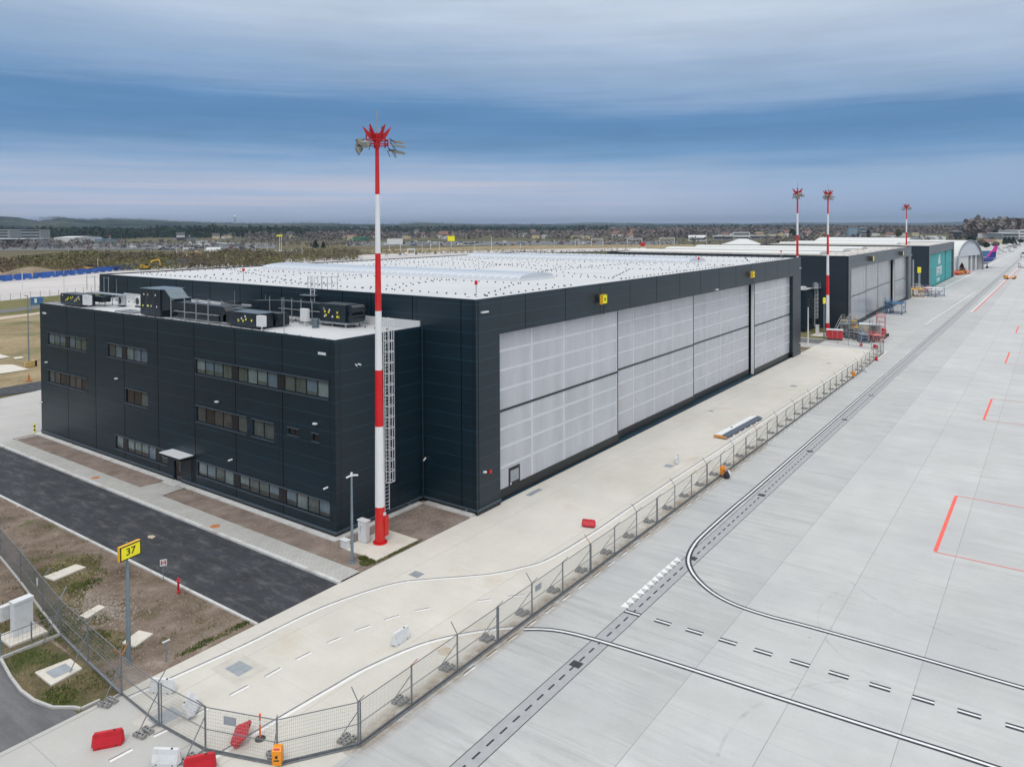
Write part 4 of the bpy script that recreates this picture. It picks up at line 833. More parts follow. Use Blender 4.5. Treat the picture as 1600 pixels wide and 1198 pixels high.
c1.location = (37.7,40.9,.10); OFF[c1.name] = (37.7,40.9,.10)
MB().box(37.55,40.4,.22,37.95,41.2,1.65).build('body', 'white_plastic', c1); MB().box(37.5,40.35,1.65,38.0,41.25,1.74).build('lid', 'white_metal', c1); MB().box(37.6,40.45,.10,37.9,41.15,.22).build('foot', 'white_plastic', c1)
q = MB()
for z in (.95,1.1,1.25): q.cyl((37.54,40.95,z),(37.55,40.95,z),.04,n=8)
q.build('cable_glands', 'rubber', c1)
c2 = thing('electrical_cabinet', (36.3,41.1,.1), 'small white junction box on the gravel next to the camera pole', 'cabinet')
MB().box(36.15,40.9,.1,36.5,41.5,.62).build('body', 'white_plastic', c2); MB().box(36.1,40.85,.62,36.55,41.55,.68).build('lid', 'white_metal', c2)
sg = thing('stand_sign', (20.05,39.73,-.04), 'yellow sign box numbered 37 on a tall grey post in the dirt', 'sign')
MB().cyl((20.05,39.73,-.04),(20.05,39.73,5.4),.13,.085,n=14).cyl((20.05,39.75,5.3),(20.05,39.75,6.45),.04,n=8).build('post', 'pole_paint', sg)
sa = math.radians(9)
def rot(px, py, dx, dy, a): return (px+dx*math.cos(a)-dy*math.sin(a), py+dx*math.sin(a)+dy*math.cos(a))
sy = thing('tmp', (0,0,0), 'x', 'x', local=True)
q = MB(); cx, cy, W, Hh = 20.1, 39.6, 1.22, .76; zb = 5.62
q.mat(1).rbox(cx, cy+.0, zb, W, .2, Hh, sa); o = q.build('sign_box', ['sign_yellow','sign_side'], sg)
ff = MB(); p0 = rot(cx,cy,0,-.105,sa); ff.rbox(p0[0],p0[1], zb+.05, W-.1, .02, Hh-.1, sa); ff.build('face', 'sign_yellow', o)
fr = MB()
for (dx, z0, wx, hz) in ((0,zb,W,.055),(0,zb+Hh-.055,W,.055),(-W/2+.03,zb+.055,.06,Hh-.11),(W/2-.03,zb+.055,.06,Hh-.11)):
    p0 = rot(cx,cy,dx,-.112,sa); fr.rbox(p0[0],p0[1], z0, wx, .03, hz, sa)
fr.build('border', 'ink_black', o)
p0 = rot(cx,cy,0,-.122,sa); text('37', o, .52, (p0[0],p0[1],zb+Hh/2), (math.pi/2,0,sa), 'ink_black', sx=1.1)
bpy.data.objects.remove(sy)
hs = thing('hydrant_sign', (26.3,47.3,0), 'small white square sign with a red H on a thin post at the road edge', 'sign')
MB().cyl((26.2,47.3,-.04),(26.2,47.3,1.2),.025,n=6).build('post', 'galvanised', hs); pl = MB().rbox(26.17,47.2,.95,.42,.03,.42,-.5).build('plate', 'white_plastic', hs)
text('H', pl, .4, (26.16-.012,47.2-.03,1.16), (math.pi/2,0,-.5), 'mast_red', sx=1.2)
hy = thing('fire_hydrant', (25.85,44.9,-.04), 'red fire hydrant standing in the dirt beside the asphalt road', 'fire hydrant')
MB().lathe([(.11,-.04),(.11,.05),(.07,.08),(.065,.62),(.09,.65),(.10,.78),(.08,.86),(.04,.92)], (25.85,44.9), 14).build('barrel', 'red_plastic', hy)
q = MB()
for d in ((1,0),(-1,0),(0,-1)): q.cyl((25.85,44.9,.72),(25.85+d[0]*.16,44.9+d[1]*.16,.72),.05,n=10)
q.build('outlets', 'faded_red', hy)
mk = pole('marker_post', 21.35,38.35,1.05,.035,.035,'pole_paint','short marker post with a small cross plate at the edge of the dirt','marker post',-.04); MB().box(21.15,38.3,.98,21.55,38.4,1.04).build('plate','kerb_concrete',mk)
bo = thing('bollard', (37.0,93.4,0), 'yellow and black bollard at the far corner of the office block', 'bollard')
q = MB()
for i in range(5): q.mat(i % 2).cyl((36.95,93.45,i*.2),(36.95,93.45,i*.2+.2),.09,n=10,caps=True)
q.build('post', ['sign_yellow','ink_black'], bo)
ki = thing('gate_kiosk', (17.9,47.2,-.04), 'white access cabinet on a concrete slab inside the fence corner', 'cabinet')
MB().box(17.0,46.5,-.04,18.9,48.3,.08).build('slab', 'pad_concrete', ki)
q = MB(); q.rbox(17.95,47.45,.08,1.0,.45,1.85,.1); q.build('body', 'white_plastic', ki); MB().rbox(17.95,47.45,1.93,1.08,.53,.14,.1).build('lid', 'white_plastic', ki)
MB().rbox(17.35,48.05,.95,.6,.35,.8,.1).build('side_box', 'white_plastic', ki)
# ------------------------------------------------------------------ portable security fence
PX0, STEP, NP = 22.72, 3.405, 38
posts = [(18.45,37.25),(18.31,33.6),(18.58,30.25),(19.87,26.95)]+[(PX0+STEP*i, 25.02+(.5*(i-30)/8 if i > 30 else 0)) for i in range(NP)]
FH = 1.95
fe = thing('security_fence', (PX0,25.0,0), 'long grey mesh security fence with braced posts and forked tops dividing the aprons', 'fence')
def fpanel(parent, p, q, z0=.12, z1=FH, midrail=True, sv=.13, sh=.19, wire='mesh_wire', name='mesh_panel'):
    m = MB(); P, Q = Vector((*p,0)), Vector((*q,0)); d = Q-P; L = d.length; n = max(1, int(L/sv)); w = .0055 if sv < .09 else .008
    for i in range(1, n): c = P+d*i/n; m.bar(c+Vector((0,0,z0)), c+Vector((0,0,z1)), w)
    k_ = int((z1-z0)/sh)
    for j in range(k_+1): z = z0+(z1-z0)*j/k_; m.bar(P+Vector((0,0,z)), Q+Vector((0,0,z)), w)
    o = m.build(name, wire, parent)
    r = MB(); r.bar(P+Vector((0,0,z1)), Q+Vector((0,0,z1)), .032); r.bar(P+Vector((0,0,z0)), Q+Vector((0,0,z0)), .032)
    if midrail: r.bar(P+Vector((0,0,(z0+z1)*.47)), Q+Vector((0,0,(z0+z1)*.47)), .026)
    r.build('rails', 'fence_steel', o)
    return o
def fpost(parent, p, inward, idx, fork=True, brace=True, h=FH+.05):
    x, y = p; m = MB(); m.cyl((x,y,0),(x,y,h),.042,n=8)
    if idx % 3 == 1: m.cyl((x+.13,y,0),(x+.13,y,h-.1),.038,n=8)
    o = m.build('post', 'fence_steel', parent)
    I = Vector((*inward,0))
    if fork:
        f_ = MB()
        if idx % 2 == 0: f_.bar((x,y,h-.02), Vector((x,y,h+.5))+I*.42, .035)
        if idx % 2 == 1 or idx % 4 == 0: f_.bar((x,y,h-.02), Vector((x,y,h+.42))-I*.40, .035)
        f_.build('fork_arm', 'fence_steel' if idx % 5 else 'rust_cover', o)
    if brace:
        ft = Vector((x,y,.12))+I*.98+Vector((-.12,0,0)); b = MB(); b.bar((x,y,h*.78), ft, .035); b.bar((x,y,.1), ft, .05); b.build('brace', 'fence_steel', o)
        for (t_, s_) in ((.86,.18),(.5,-.1)):
            c = Vector((x,y,0))*(1-t_)+Vector((ft.x,ft.y,0))*t_; a_ = math.atan2(I.y, I.x)+math.pi/2+s_*.6
            bb = MB(); bb.rbox(c.x, c.y, .005, .68, .24, .15, a_, .93)
            for k_ in (-.2,0,.2): bb.mat(1).rbox(c.x+k_*math.cos(a_), c.y+k_*math.sin(a_), .152, .08, .08, .012, a_)
            bb.mat(0); bb.build('ballast_block', ['block_grey','rubber'], o)
for i, p in enumerate(posts):
    inw = (0,1) if i >= 4 else ((-1,0) if i < 3 else (-.3,.95) if False else (.55,.83))
    if i in (1,2): inw = (-1,-.1)
    if i == 0: inw = (-1,-.25)
    fpost(fe, p, inw, i)
for i, (p, q) in enumerate(zip(posts, posts[1:])): fpanel(fe, p, q, sv=.085 if i < 12 else .24, sh=.15 if i < 12 else .3)
b = MB()
for p, q in zip(posts, posts[1:]): b.bar((*p,.05), (*q,.05), .07, .08); b.bar((p[0],p[1]-.12,.03), (q[0],q[1]-.12,.03), .06, .05)
b.build('bottom_beam', 'fence_steel', fe)
for (i, t_, z, mt) in ((2,.35,1.35,'drain_steel'),(7,.2,1.3,'drain_steel')) : 
    p, q = posts[i+1] if i == 2 else posts[8], posts[i+2] if i == 2 else posts[9]; 
    p, q = (posts[2], posts[3]) if i == 2 else (posts[8], posts[9])
    x = p[0]+(q[0]-p[0])*t_; y = p[1]+(q[1]-p[1])*t_; a_ = math.atan2(q[1]-p[1], q[0]-p[0]); MB().rbox(x, y, z, .62, .02, .36, a_).build('notice_plate', mt, fe)
fe2 = thing('end_fence', (150.4,25.1,0), 'short mesh fence closing the far end of the fenced apron before the parked equipment', 'fence')
ep = [(149.9,25.6),(151.3,27.9),(152.6,30.2),(154,32.5),(155.4,34.7),(156.6,37)]
for i, p in enumerate(ep[1:]): fpost(fe2, p, (-.85,.5), i+1, brace=False)
for p, q in zip(ep, ep[1:]): fpanel(fe2, p, q, sv=.3, sh=.35)
fe3 = thing('side_fence', (18.45,37.3,0), 'dense dark mesh fence running past the kiosk beside the dirt', 'fence')
sp = [(18.45,37.25),(18.8,41.5),(19.2,45.6),(19.75,49.2),(20.6,54.5),(21.4,60),(22.0,66),(22.4,73)]
for i, p in enumerate(sp[1:]):
    m = MB(); m.cyl((*p,-.05),(*p,2.1),.045,n=8); o = m.build('post', 'fence_steel', fe3); I = Vector((.9,.2,0)) if i % 2 else Vector((.85,-.35,0))
    MB().bar((*p,2.08), Vector((*p,2.6))+I*.45, .04).build('fork_arm', 'galvanised', o)
    if i < 2: MB().bar((*p,1.6), (p[0]-1.05,p[1]-.25,0), .035).build('brace', 'fence_steel', o)
for i, (p, q) in enumerate(zip(sp, sp[1:])): fpanel(fe3, p, q, z0=.05, z1=2.05, sv=.10 if i > 1 else .16, sh=.12 if i > 1 else .22, wire='fence_steel')
m = MB()
for p, q in zip(sp[2:], sp[3:]): m.bar((*p,.0), (*q,.0), .12, .16)
m.build('base_kerb', 'old_concrete', fe3)
m = MB()
for p, q in zip(sp[:2], sp[1:3]): m.bar((*p,.03), (*q,.03), .12, .12)
m.build('bottom_beam', 'fence_steel', fe3); MB().rbox(19.9,50.3,1.25,.3,.02,.42,1.4).build('notice_plate', 'white_plastic', fe3)
fe4 = thing('kiosk_fence', (17.7,45.7,0), 'low wire fence on a concrete kerb in front of the white access cabinet', 'fence')
kp = [(16.28,45.8),(17.75,45.7),(19.2,45.6)]
for p in kp[:2]: MB().cyl((*p,0),(*p,1.35),.04,n=8).build('post', 'pole_paint', fe4)
for p, q in zip(kp, kp[1:]): fpanel(fe4, p, q, z0=.1, z1=1.2, sv=.2, sh=.22, midrail=False)
# ------------------------------------------------------------------ plastic barriers, cone, bins
def barrier(mat, holes_=True):
    t = thing('water_barrier', (0,0,0), '', 'barrier', 'plastic water barriers', local=True)
    m = MB(); L = 1.3
    pr = [(-.20,0),(-.20,.12),(-.09,.42),(-.07,.6),(.07,.6),(.09,.42),(.20,.12),(.20,0)]
    e = [(-L/2+.0,1.0),(-L/2+.0,1.0)]
    m.extr([(-L/2, y, z) for y, z in pr], (L,0,0))
    for s_ in (-1,1):      # pointed ends
        b0 = s_*L/2; m.add([(b0,-.18,.05),(b0,.18,.05),(b0,.06,.58),(b0,-.06,.58),(b0+s_*.14,-.05,.10),(b0+s_*.14,.05,.10),(b0+s_*.08,.03,.5),(b0+s_*.08,-.03,.5)],
            [(0,1,5,4),(1,2,6,5),(2,3,7,6),(3,0,4,7),(4,5,6,7)] if s_ > 0 else [(4,5,1,0),(5,6,2,1),(6,7,3,2),(7,4,0,3),(7,6,5,4)])
    o = m.build('body', mat, t)
    m = MB()
    for s_ in (-1,1):
        for x in (-.4,0,.4): m.add([(x-.13,s_*.176,.20),(x+.13,s_*.176,.20),(x+.13,s_*.103,.42),(x-.13,s_*.103,.42)], [(0,1,2,3)])
    for v in range(0, len(m.v)): m.v[v] = (m.v[v][0], m.v[v][1]*1.03, m.v[v][2])
    m.build('recess_panels', mat, t)
    m = MB(); m.cyl((.3,-.02,.6),(.3,-.02,.625),.05,n=8); 
    for s_ in (-1,1):
        for x in (-.42,.42): m.cyl((x,s_*.19,.06),(x,s_*.204,.06),.035,n=8)
    m.build('plugs', 'rubber', t)
    return t
bw = barrier('white_plastic'); br = barrier('red_plastic')
def put(src, x, y, rz, lb, first=False, rx=0, z=.006, ry=0):
    o = src if first else dup(src)
    o.scale = (.85,1.05,1.1)
    o.location = (x, y, z); o.rotation_euler = (rx, ry, rz); o['label'] = lb; return o
put(bw, 29.9,29.45,.02,'white plastic barrier alone on the beige apron between the curved lines',True)
put(bw, 19.75,35.85,-1.05,'white plastic barrier by the first fence post and apron edge line'); put(bw, 19.75,33.1,-2.4,'white plastic barrier just behind the second fence post, tipped on its side', rx=.5, z=.1)
put(bw, 17.15,30.9,-1.0,'white plastic barrier outside the fence near the bottom edge'); put(bw, 68.3,29.9,.3,'small white plastic block beside a drain cover in front of the hangar doors')
put(br, 16.25,34.1,-.62,'red plastic barrier standing outside the fence corner',True); put(br, 17.75,29.35,-.62,'red plastic barrier cut by the bottom edge beside ballast blocks')
put(br, 19.75,29.75,.75,'red plastic barrier leaning inside the fence near the traffic post', rx=.95, z=.12); q_ = put(br, 49.7,28.95,-1.25,'small red plastic barrier lying near the curved apron line', rx=-.35, z=.05); q_.scale = (.7,.75,.9)
for x, y, a_, n_ in ((128,24.6,.6,'white plastic barrier far along the fence near the equipment'),): put(bw, x, y, a_, n_)
for x, y, a_, n_ in ((139.5,25.0,.3,'red plastic barrier far along the fence by the equipment'),(152.8,27.5,.8,'red plastic barrier at the end fence in front of the red scaffold'),(154.6,30.3,.2,'red plastic barrier against the end fence beside the grey stands')): put(br, x, y, a_, n_)
tp = thing('traffic_post', (20.45,28.95,0), 'orange flexible traffic post with a white band on a black round base', 'traffic post')
MB().lathe([(.24,0),(.24,.04),(.16,.09),(.07,.11)], (20.45,28.95), 14).build('base', 'rubber', tp)
q = MB(); zs = [.1,.68,.86,.98]; 
for i, (a, b2) in enumerate(zip(zs, zs[1:])): q.mat(i % 2).cyl((20.45,28.95,a),(20.45,28.95,b2),.05-.005*i,.048-.006*i,n=10)
q.mat(0).lathe([(.045,.98),(.055,1.06),(.05,1.14),(.02,1.18)], (20.45,28.95), 10); q.build('tube', ['cone_orange','white_plastic'], tp)
def litter_bin(x, y, rz, lb, z=.25):
    t = thing('litter_bin', (0,0,0), lb, 'bin', 'orange litter bins on the fence', local=True)
    m = MB(); m.rbox(0,0,0,.36,.30,.62,0,1.12); m.build('bin_body', 'bin_orange', t)
    m = MB(); m.add([(-.205,-.17,.62),(.205,-.17,.62),(.205,.17,.62),(-.205,.17,.62),(-.17,-.05,.74),(.17,-.05,.74),(.17,.15,.74),(-.17,.15,.74)], [(4,5,6,7),(0,1,5,4),(1,2,6,5),(2,3,7,6),(3,0,4,7)]); m.build('hood', 'bin_orange', t)
    m = MB(); m.add([(-.13,-.142,.655),(.13,-.142,.655),(.12,-.095,.715),(-.12,-.095,.715)], [(0,1,2,3)]); m.build('slot', 'red_plastic', t)
    m = MB(); m.box(-.05,-.172,.32,.05,-.160,.44).box(-.11,-.166,.20,.11,-.155,.25); m.build('pictogram', 'ink_black', t)
    t.location = (x, y, z); t.rotation_euler.z = rz; return t
litter_bin(19.72,26.72,-.95,'orange litter bin hung on the fence corner post'); litter_bin(posts[17][0]-.2,24.75,-.6,'orange litter bin half way along the fence above rubbish bags'); litter_bin(posts[33][0],24.9,-.6,'small orange bin at the far end of the long fence')
lb_ = thing('rubbish_bags', (66.9,24.6,0), 'heap of pinkish and black rubbish bags at the foot of the fence', 'rubbish')
for i, (dx, dy, r, mt) in enumerate(((0,0,.34,'faded_red'),(-.25,-.25,.30,'rubber'),(.3,.15,.25,'faded_red'),(.15,-.3,.22,'white_plastic'))):
    MB().lathe([(r*.6,0),(r,.15),(r*.95,.35),(r*.5,.6),(r*.15,.68)], (66.9+dx,24.6+dy), 9).build('bag', mt, lb_)
# aircraft flap lying on the apron
fl = thing('aircraft_flap', (84,29.2,0), 'long dark blue and white aircraft flap with orange end lying on the apron', 'aircraft part')
A0, A1 = Vector((78.75,29.3)), Vector((89.4,28.85)); d2 = (A1-A0).normalized(); n2 = Vector((-d2.y, d2.x))
def fp(t_, s_, z): p = A0+d2*t_+n2*s_; return (p.x, p.y, z)
L = (A1-A0).length
MB().add([fp(0,-.55,.22),fp(L,-.55,.2),fp(L,.02,.36),fp(0,.02,.40),fp(0,-.55,.14),fp(L,-.55,.14),fp(L,.02,.1),fp(0,.02,.1)],[(0,1,2,3),(7,6,5,4),(0,4,5,1),(1,5,6,2),(3,2,6,7),(0,3,7,4)]).build('main_panel', 'wing_blue', fl)
MB().add([fp(0,.03,.40),fp(L,.03,.36),fp(L-.5,.72,.3),fp(0,.85,.34),fp(0,.03,.08),fp(L,.03,.08),fp(L-.5,.72,.1),fp(0,.85,.1)],[(0,1,2,3),(7,6,5,4),(0,4,5,1),(1,5,6,2),(3,2,6,7),(0,3,7,4)]).build('leading_edge', 'wing_white', fl)
m = MB(); m.extr([fp(-.1,-.6,.12),fp(-.1,.88,.1),fp(-.1,.88,.32),fp(-.1,.12,.40),fp(-.1,-.6,.2)], (d2.x*.09,d2.y*.09,0)); m.build('end_rib', 'wing_orange', fl)
m = MB()
for t_ in (1.6,3.3,4.9,6.6,8.3): m.rbox(*fp(t_,-.72,0)[:2], 0, .35, .2, .2, 0, .7)
m.build('hinge_brackets', 'white_plastic', fl); MB().rbox(*fp(3.9,.5,0)[:2], .26, .5, .3, .12, .1, .6).build('cover', 'rubber', fl)
# ------------------------------------------------------------------ second hangar
BX0, BX1, BY1, BZ = 176.7, 263.0, 97.0, 16.05
HC = thing('hangar', (BX0,HY0,0), 'second hangar with ribbed grey front, beige roof and dull translucent doors', 'hangar')
w_ = MB(); w_.mat(0); facade(w_, 'y', HY0, BX0, BX1, 0, BZ, [(179.4,257.6,-.01,13.2)], 2.2, -1); w_.mat(1)
w_.poly([(BX0,HY0,0),(BX0,BY1,0),(BX0,BY1,BZ),(BX0,HY0,BZ)]); w_.poly([(BX1,HY0,0),(BX1,BY1,0),(BX1,BY1,BZ),(BX1,HY0,BZ)]); w_.poly([(BX0,BY1,0),(BX1,BY1,0),(BX1,BY1,BZ),(BX0,BY1,BZ)])
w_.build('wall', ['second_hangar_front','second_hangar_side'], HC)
MB().box(BX0+.2,HY0+.2,BZ-.5,BX1-.2,BY1-.2,BZ-.12).build('roof', 'roof_membrane_far', HC)
MB().box(BX0-.05,HY0-.05,BZ,BX1+.05,HY0+.2,BZ+.06).box(BX0-.05,HY0+.2,BZ,BX0+.2,BY1+.05,BZ+.06).box(BX1-.2,HY0+.2,BZ,BX1+.05,BY1+.05,BZ+.06).build('parapet_cap', 'black_metal', HC)
for x0, x1 in ((183.3,190.8),(206.5,214.0),(229.3,236.8)):
    v_ = MB(); vault(v_, x0, x1, 45, 94, BZ-.12, .5, .25); v_.build('skylight', ['vault_skin','vault_panel','tan_roof'], HC)
kw = dict(pers='translucent_panel_far', ztop=13.15, zmid=6.75, rib='rib_far', hs=(), sk=.75)
leaf(179.0,198.7,37.95,[],**kw); leaf(198.2,216.0,38.4,[],**kw); leaf(215.6,236.3,38.7,[],**kw); leaf(237.9,257.4,37.95,[],**kw)
MB().box(237.75,37.97,.1,237.88,38.4,13.1).build('leaf_edge', 'white_metal', HC); MB().box(179,39.4,0,258,39.7,13.3).build('door_track_wall', 'plinth', HC)
d_ = MB()
for x in (180.5,194,203,218,226,240,252): dots(x,39,x,94,BZ-.12,1.6)
for y in (39.5,52,66,80): dots(181,y,260,y,BZ-.12,1.8)
d_.build('conductor_pads', 'rubber', HC, kind='stuff')
for x, z in ((198.5,14.75),(241.5,14.65)):
    s_ = MB().mat(0).box(x-.8,HY0-1.0,z-.55,x+.8,HY0-.6,z+.55).mat(1).box(x-.83,HY0-1.05,z-.6,x-.8,HY0,z+.6).mat(2).box(x-.06,HY0-.6,z-.1,x+.06,HY0,z+.1).build('stand_sign', ['sign_yellow','machine_dark','black_metal'], HC)
for x, z in ((177.5,3.2),(262.4,13.5)): MB().box(x-.2,HY0-.3,z-.1,x+.2,HY0-.01,z+.1).build('wall_lamp', 'white_metal', HC)
a2n = thing('side_annex', (167.6,44,0), 'low dark two storey annex between the first and second hangars', 'building')
w_ = MB(); facade(w_, 'y', 44.0, 167.6, BX0-.02, 0, 9.0, [(170.0,172.4,5.2,6.9),(169.6,172.8,1.2,3.0)], .15, -1); w_.poly([(167.6,44,0),(167.6,92,0),(167.6,92,9),(167.6,44,9)]); w_.poly([(167.6,92,0),(BX0-.02,92,0),(BX0-.02,92,9),(167.6,92,9)]); w_.build('wall', 'anthracite_cladding', a2n)
MB().box(167.75,44.15,8.5,BX0-.03,91.9,8.85).build('roof', 'roof_membrane', a2n)
for q_ in ((170.0,172.4,5.2,6.9),(169.6,172.8,1.2,3.0)): 
    wn = MB().box(q_[0],44.10,q_[2],q_[1],44.14,q_[3]).build('window', 'pane_black', a2n); MB().box(q_[0]-.05,43.95,q_[2]-.09,q_[1]+.05,43.998,q_[2]-.01).build('sill', 'flashing', wn)
ladder(a2n, (174.6,44.0), (1,0), (0,-1), .4, 8.9, .6, cage=2.3, top=True)
q = MB().box(173.0,42.9,8.9,177.5,43.9,9.0)
for x in (173.2,175.9): 
    for y in (43.0,43.8): q.cyl((x,y,9),(x,y,10.2),.05,n=6)
for z in (9.6,10.2): q.bar((173.2,43,z),(173.2,43.8,z),.05); q.bar((173.2,43.8,z),(175.9,43.8,z),.05)
q.build('landing', 'galvanised', a2n)
q = MB().box(169,46,8.85,171.5,48.5,10.2); q.build('roof_unit', 'duct_light', a2n); MB().box(168.2,44.5,8.85,170.4,45.5,9.6).build('roof_unit', 'white_plastic', a2n)
# ------------------------------------------------------------------ third hangar
CX0, CX1, CY1, CZ = 302.5, 381.0, 97.0, 15.25
h3 = thing('hangar', (CX0,HY0,0), 'third hangar with turquoise doors carrying white lettering shapes', 'hangar')
w_ = MB(); w_.mat(0); facade(w_, 'y', HY0, CX0, CX1, -.1, CZ, [(305.7,377.6,-.11,12.2)], 2.2, -1); w_.mat(1)
w_.poly([(CX0,HY0,-.1),(CX0,CY1,-.1),(CX0,CY1,CZ),(CX0,HY0,CZ)]); w_.poly([(CX1,HY0,-.1),(CX1,CY1,-.1),(CX1,CY1,CZ),(CX1,HY0,CZ)]); w_.poly([(CX0,CY1,-.1),(CX1,CY1,-.1),(CX1,CY1,CZ),(CX0,CY1,CZ)])
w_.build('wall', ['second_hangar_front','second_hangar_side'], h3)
MB().box(CX0+.2,HY0+.2,CZ-.5,CX1-.2,CY1-.2,CZ-.12).build('roof', 'roof_membrane_far', h3)
MB().box(CX0-.05,HY0-.05,CZ,CX1+.05,HY0+.25,CZ+.08).box(CX0-.05,HY0+.25,CZ,CX0+.2,CY1,CZ+.08).box(CX0,CY1-.2,CZ,CX1,CY1+.05,CZ+.08).build('parapet_cap', 'black_metal', h3)
for x0, x1 in ((318,326),(341,349)):
    v_ = MB(); vault(v_, x0, x1, 50, 94, CZ-.12, .55, .25); v_.build('skylight', ['vault_skin','vault_panel','tan_roof'], h3)
for x0, x1, y in ((305.6,353.8,37.9),(356.8,377.2,37.9)):
    o = MB().box(x0,y,0,x1,y+.4,12.1).build('door_leaf', 'teal_panel', h3)
    m = MB(); m.box(x0,y-.02,6.0,x1,y-.005,6.12); m.build('leaf_joint', 'teal_steel', o)
    if x0 < 310:
        m = MB(); yy = y-.04
        m.extr([(332,yy,7.6),(339.5,yy,7.6),(338.2,yy,11.3),(335.6,yy,11.3)], (0,.03,0))
        for (xa, xb, za, zb) in ((328,330.5,3.2,6.6),(330.5,333.5,5.8,6.6),(333.8,336,3.2,6.6),(336.4,341.5,5.6,6.6),(338.2,340.2,3.2,5.6),(330.5,333.5,4.5,5.1),(342.2,344,3.2,6.6),(329,331,.9,2.3),(331.8,334,.9,2.3),(334.8,337,.9,2.3)): m.box(xa,yy,za,xb,yy+.03,zb)
        m.build('white_lettering', 'white_plastic', o)
MB().box(305.5,39.4,0,378,39.7,12.3).build('door_track_wall', 'plinth', h3)
# ------------------------------------------------------------------ arched hangar and parked jet
def arch(x, y, rz, W, L, Hh, n=22):
    t = thing('arched_hangar', (0,0,0), 'white arched membrane hangar with open front beyond the turquoise doors', 'hangar', local=True); m = MB(); pr = []
    for i in range(n+1):
        a = math.pi*i/n; pr.append((W/2-W/2*math.cos(a), Hh*math.sin(a)**.8))
    for (xa,za),(xb,zb) in zip(pr, pr[1:]): m.poly([(xa,0,za),(xb,0,zb),(xb,L,zb),(xa,L,za)])
    m.poly([(p,L,q) for p, q in pr]); m.build('roof_shell', 'vault_skin', t)
    m = MB(); up_ = [(p,q) for p, q in pr if q > Hh*.5]; m.poly([(p,.4,q) for p, q in up_]+[(up_[-1][0],.4,Hh*.5),(up_[0][0],.4,Hh*.5)]); m.box(pr[0][0],.3,0,pr[0][0]+6,.5,Hh*.52); m.build('front_panel', 'vault_panel', t)
    m = MB()
    for (xa,za),(xb,zb) in zip(pr, pr[1:]): m.bar((xa,-.1,za),(xb,-.1,zb),.5)
    m.build('front_rib', 'grey_wall', t); MB().box(2,.9,0,W*.5,1.1,Hh*.5).build('front_wall', 'vault_skin', t); MB().box(W*.5,1.6,0,W-2.5,1.8,Hh*.5).build('door_opening', 'grey_wall', t); MB().box(W*.62,1.2,0,W*.68,1.5,Hh*.5).box(W*.8,1.2,0,W*.86,1.5,Hh*.5).build('door_posts', 'vault_skin', t)
    t.location = (x,y,0); t.rotation_euler.z = rz; return t
ar = arch(410.5,39,math.radians(-11),40,55,15)
MB().build if False else None
ah2 = dup(ar, (432,66,0), math.radians(-11), 'second white vaulted roof showing behind the first arched hangar', sc=(.9,.9,1.05))
jt = thing('jet_airliner', (0,0,0), 'blue airliner tail with magenta fin tip parked beside the arched hangar', 'airliner', local=True)
m = MB(); prof = [(0,0,4.9),(1.2,.45,4.85),(3.5,1.0,4.5),(6.5,1.6,4.05),(10,1.97,3.75),(20,1.97,3.75),(23,1.7,3.7),(25,1.1,3.6),(26.2,.4,3.5),(26.4,.05,3.5)]
n = 16; vs_ = []
for s_, r, z in prof: vs_ += [(r*math.cos(2*math.pi*i/n), s_, z+r*math.sin(2*math.pi*i/n)) for i in range(n)]
m.add(vs_, [(j*n+i,j*n+(i+1)%n,(j+1)*n+(i+1)%n,(j+1)*n+i) for j in range(len(prof)-1) for i in range(n)]); m.build('fuselage', 'jet_blue', jt, smooth=True)
m = MB(); m.mat(0).add([(-.2,7.2,5.6),(.2,7.2,5.6),(.2,1.2,5.2),(-.2,1.2,5.2),(-.15,4.2,8.4),(.15,4.2,8.4),(.15,.6,8.2),(-.15,.6,8.2)], [(0,1,5,4),(1,2,6,5),(2,3,7,6),(3,0,4,7),(4,5,6,7)])
m.mat(1).add([(-.15,4.2,8.4),(.15,4.2,8.4),(.15,.6,8.2),(-.15,.6,8.2),(-.1,1.6,11.4),(.1,1.6,11.4),(.1,-.6,11.4),(-.1,-.6,11.4)], [(0,1,5,4),(1,2,6,5),(2,3,7,6),(3,0,4,7),(4,5,6,7)])
m.mat(1).add([(-.22,7.9,5.7),(.22,7.9,5.7),(.22,6.6,5.7),(-.22,6.6,5.7),(-.16,4.6,8.5),(.16,4.6,8.5),(.16,3.6,8.5),(-.16,3.6,8.5)], [(0,1,5,4),(1,2,6,5),(2,3,7,6),(3,0,4,7),(4,5,6,7)])
m.build('tail_fin', ['jet_blue','jet_magenta'], jt)
for s_ in (-1,1): 
    m = MB(); m.add([(s_*.6,4.6,4.9),(s_*.6,1.4,4.9),(s_*6.0,.6,5.4),(s_*6.0,2.0,5.4),(s_*.6,4.6,4.7),(s_*.6,1.4,4.7),(s_*6.0,.6,5.3),(s_*6.0,2.0,5.3)], [(0,1,2,3),(7,6,5,4),(0,4,5,1),(1,5,6,2),(2,6,7,3),(3,7,4,0)]); m.build('tailplane', 'jet_white', jt)
    m = MB(); m.add([(s_*1.6,17.5,3),(s_*1.6,11.5,3),(s_*8,11,3.6),(s_*8,14,3.6),(s_*1.6,17.5,2.6),(s_*1.6,11.5,2.8),(s_*8,11,3.4),(s_*8,14,3.4)], [(0,1,2,3),(7,6,5,4),(0,4,5,1),(1,5,6,2),(2,6,7,3),(3,7,4,0)]); m.build('wing', 'jet_white', jt)
    MB().cyl((s_*3.7,12.6,0.0),(s_*3.7,12.6,3.1),.18,n=8).cyl((s_*3.4,12.6,.58),(s_*4.0,12.6,.58),.58,n=14).build('landing_gear', 'rubber', jt)
m = MB(); m.cyl((5.2,14.5,1.9),(5.2,18.2,1.9),1.05,.9,n=14); m.build('engine', 'jet_blue', jt)
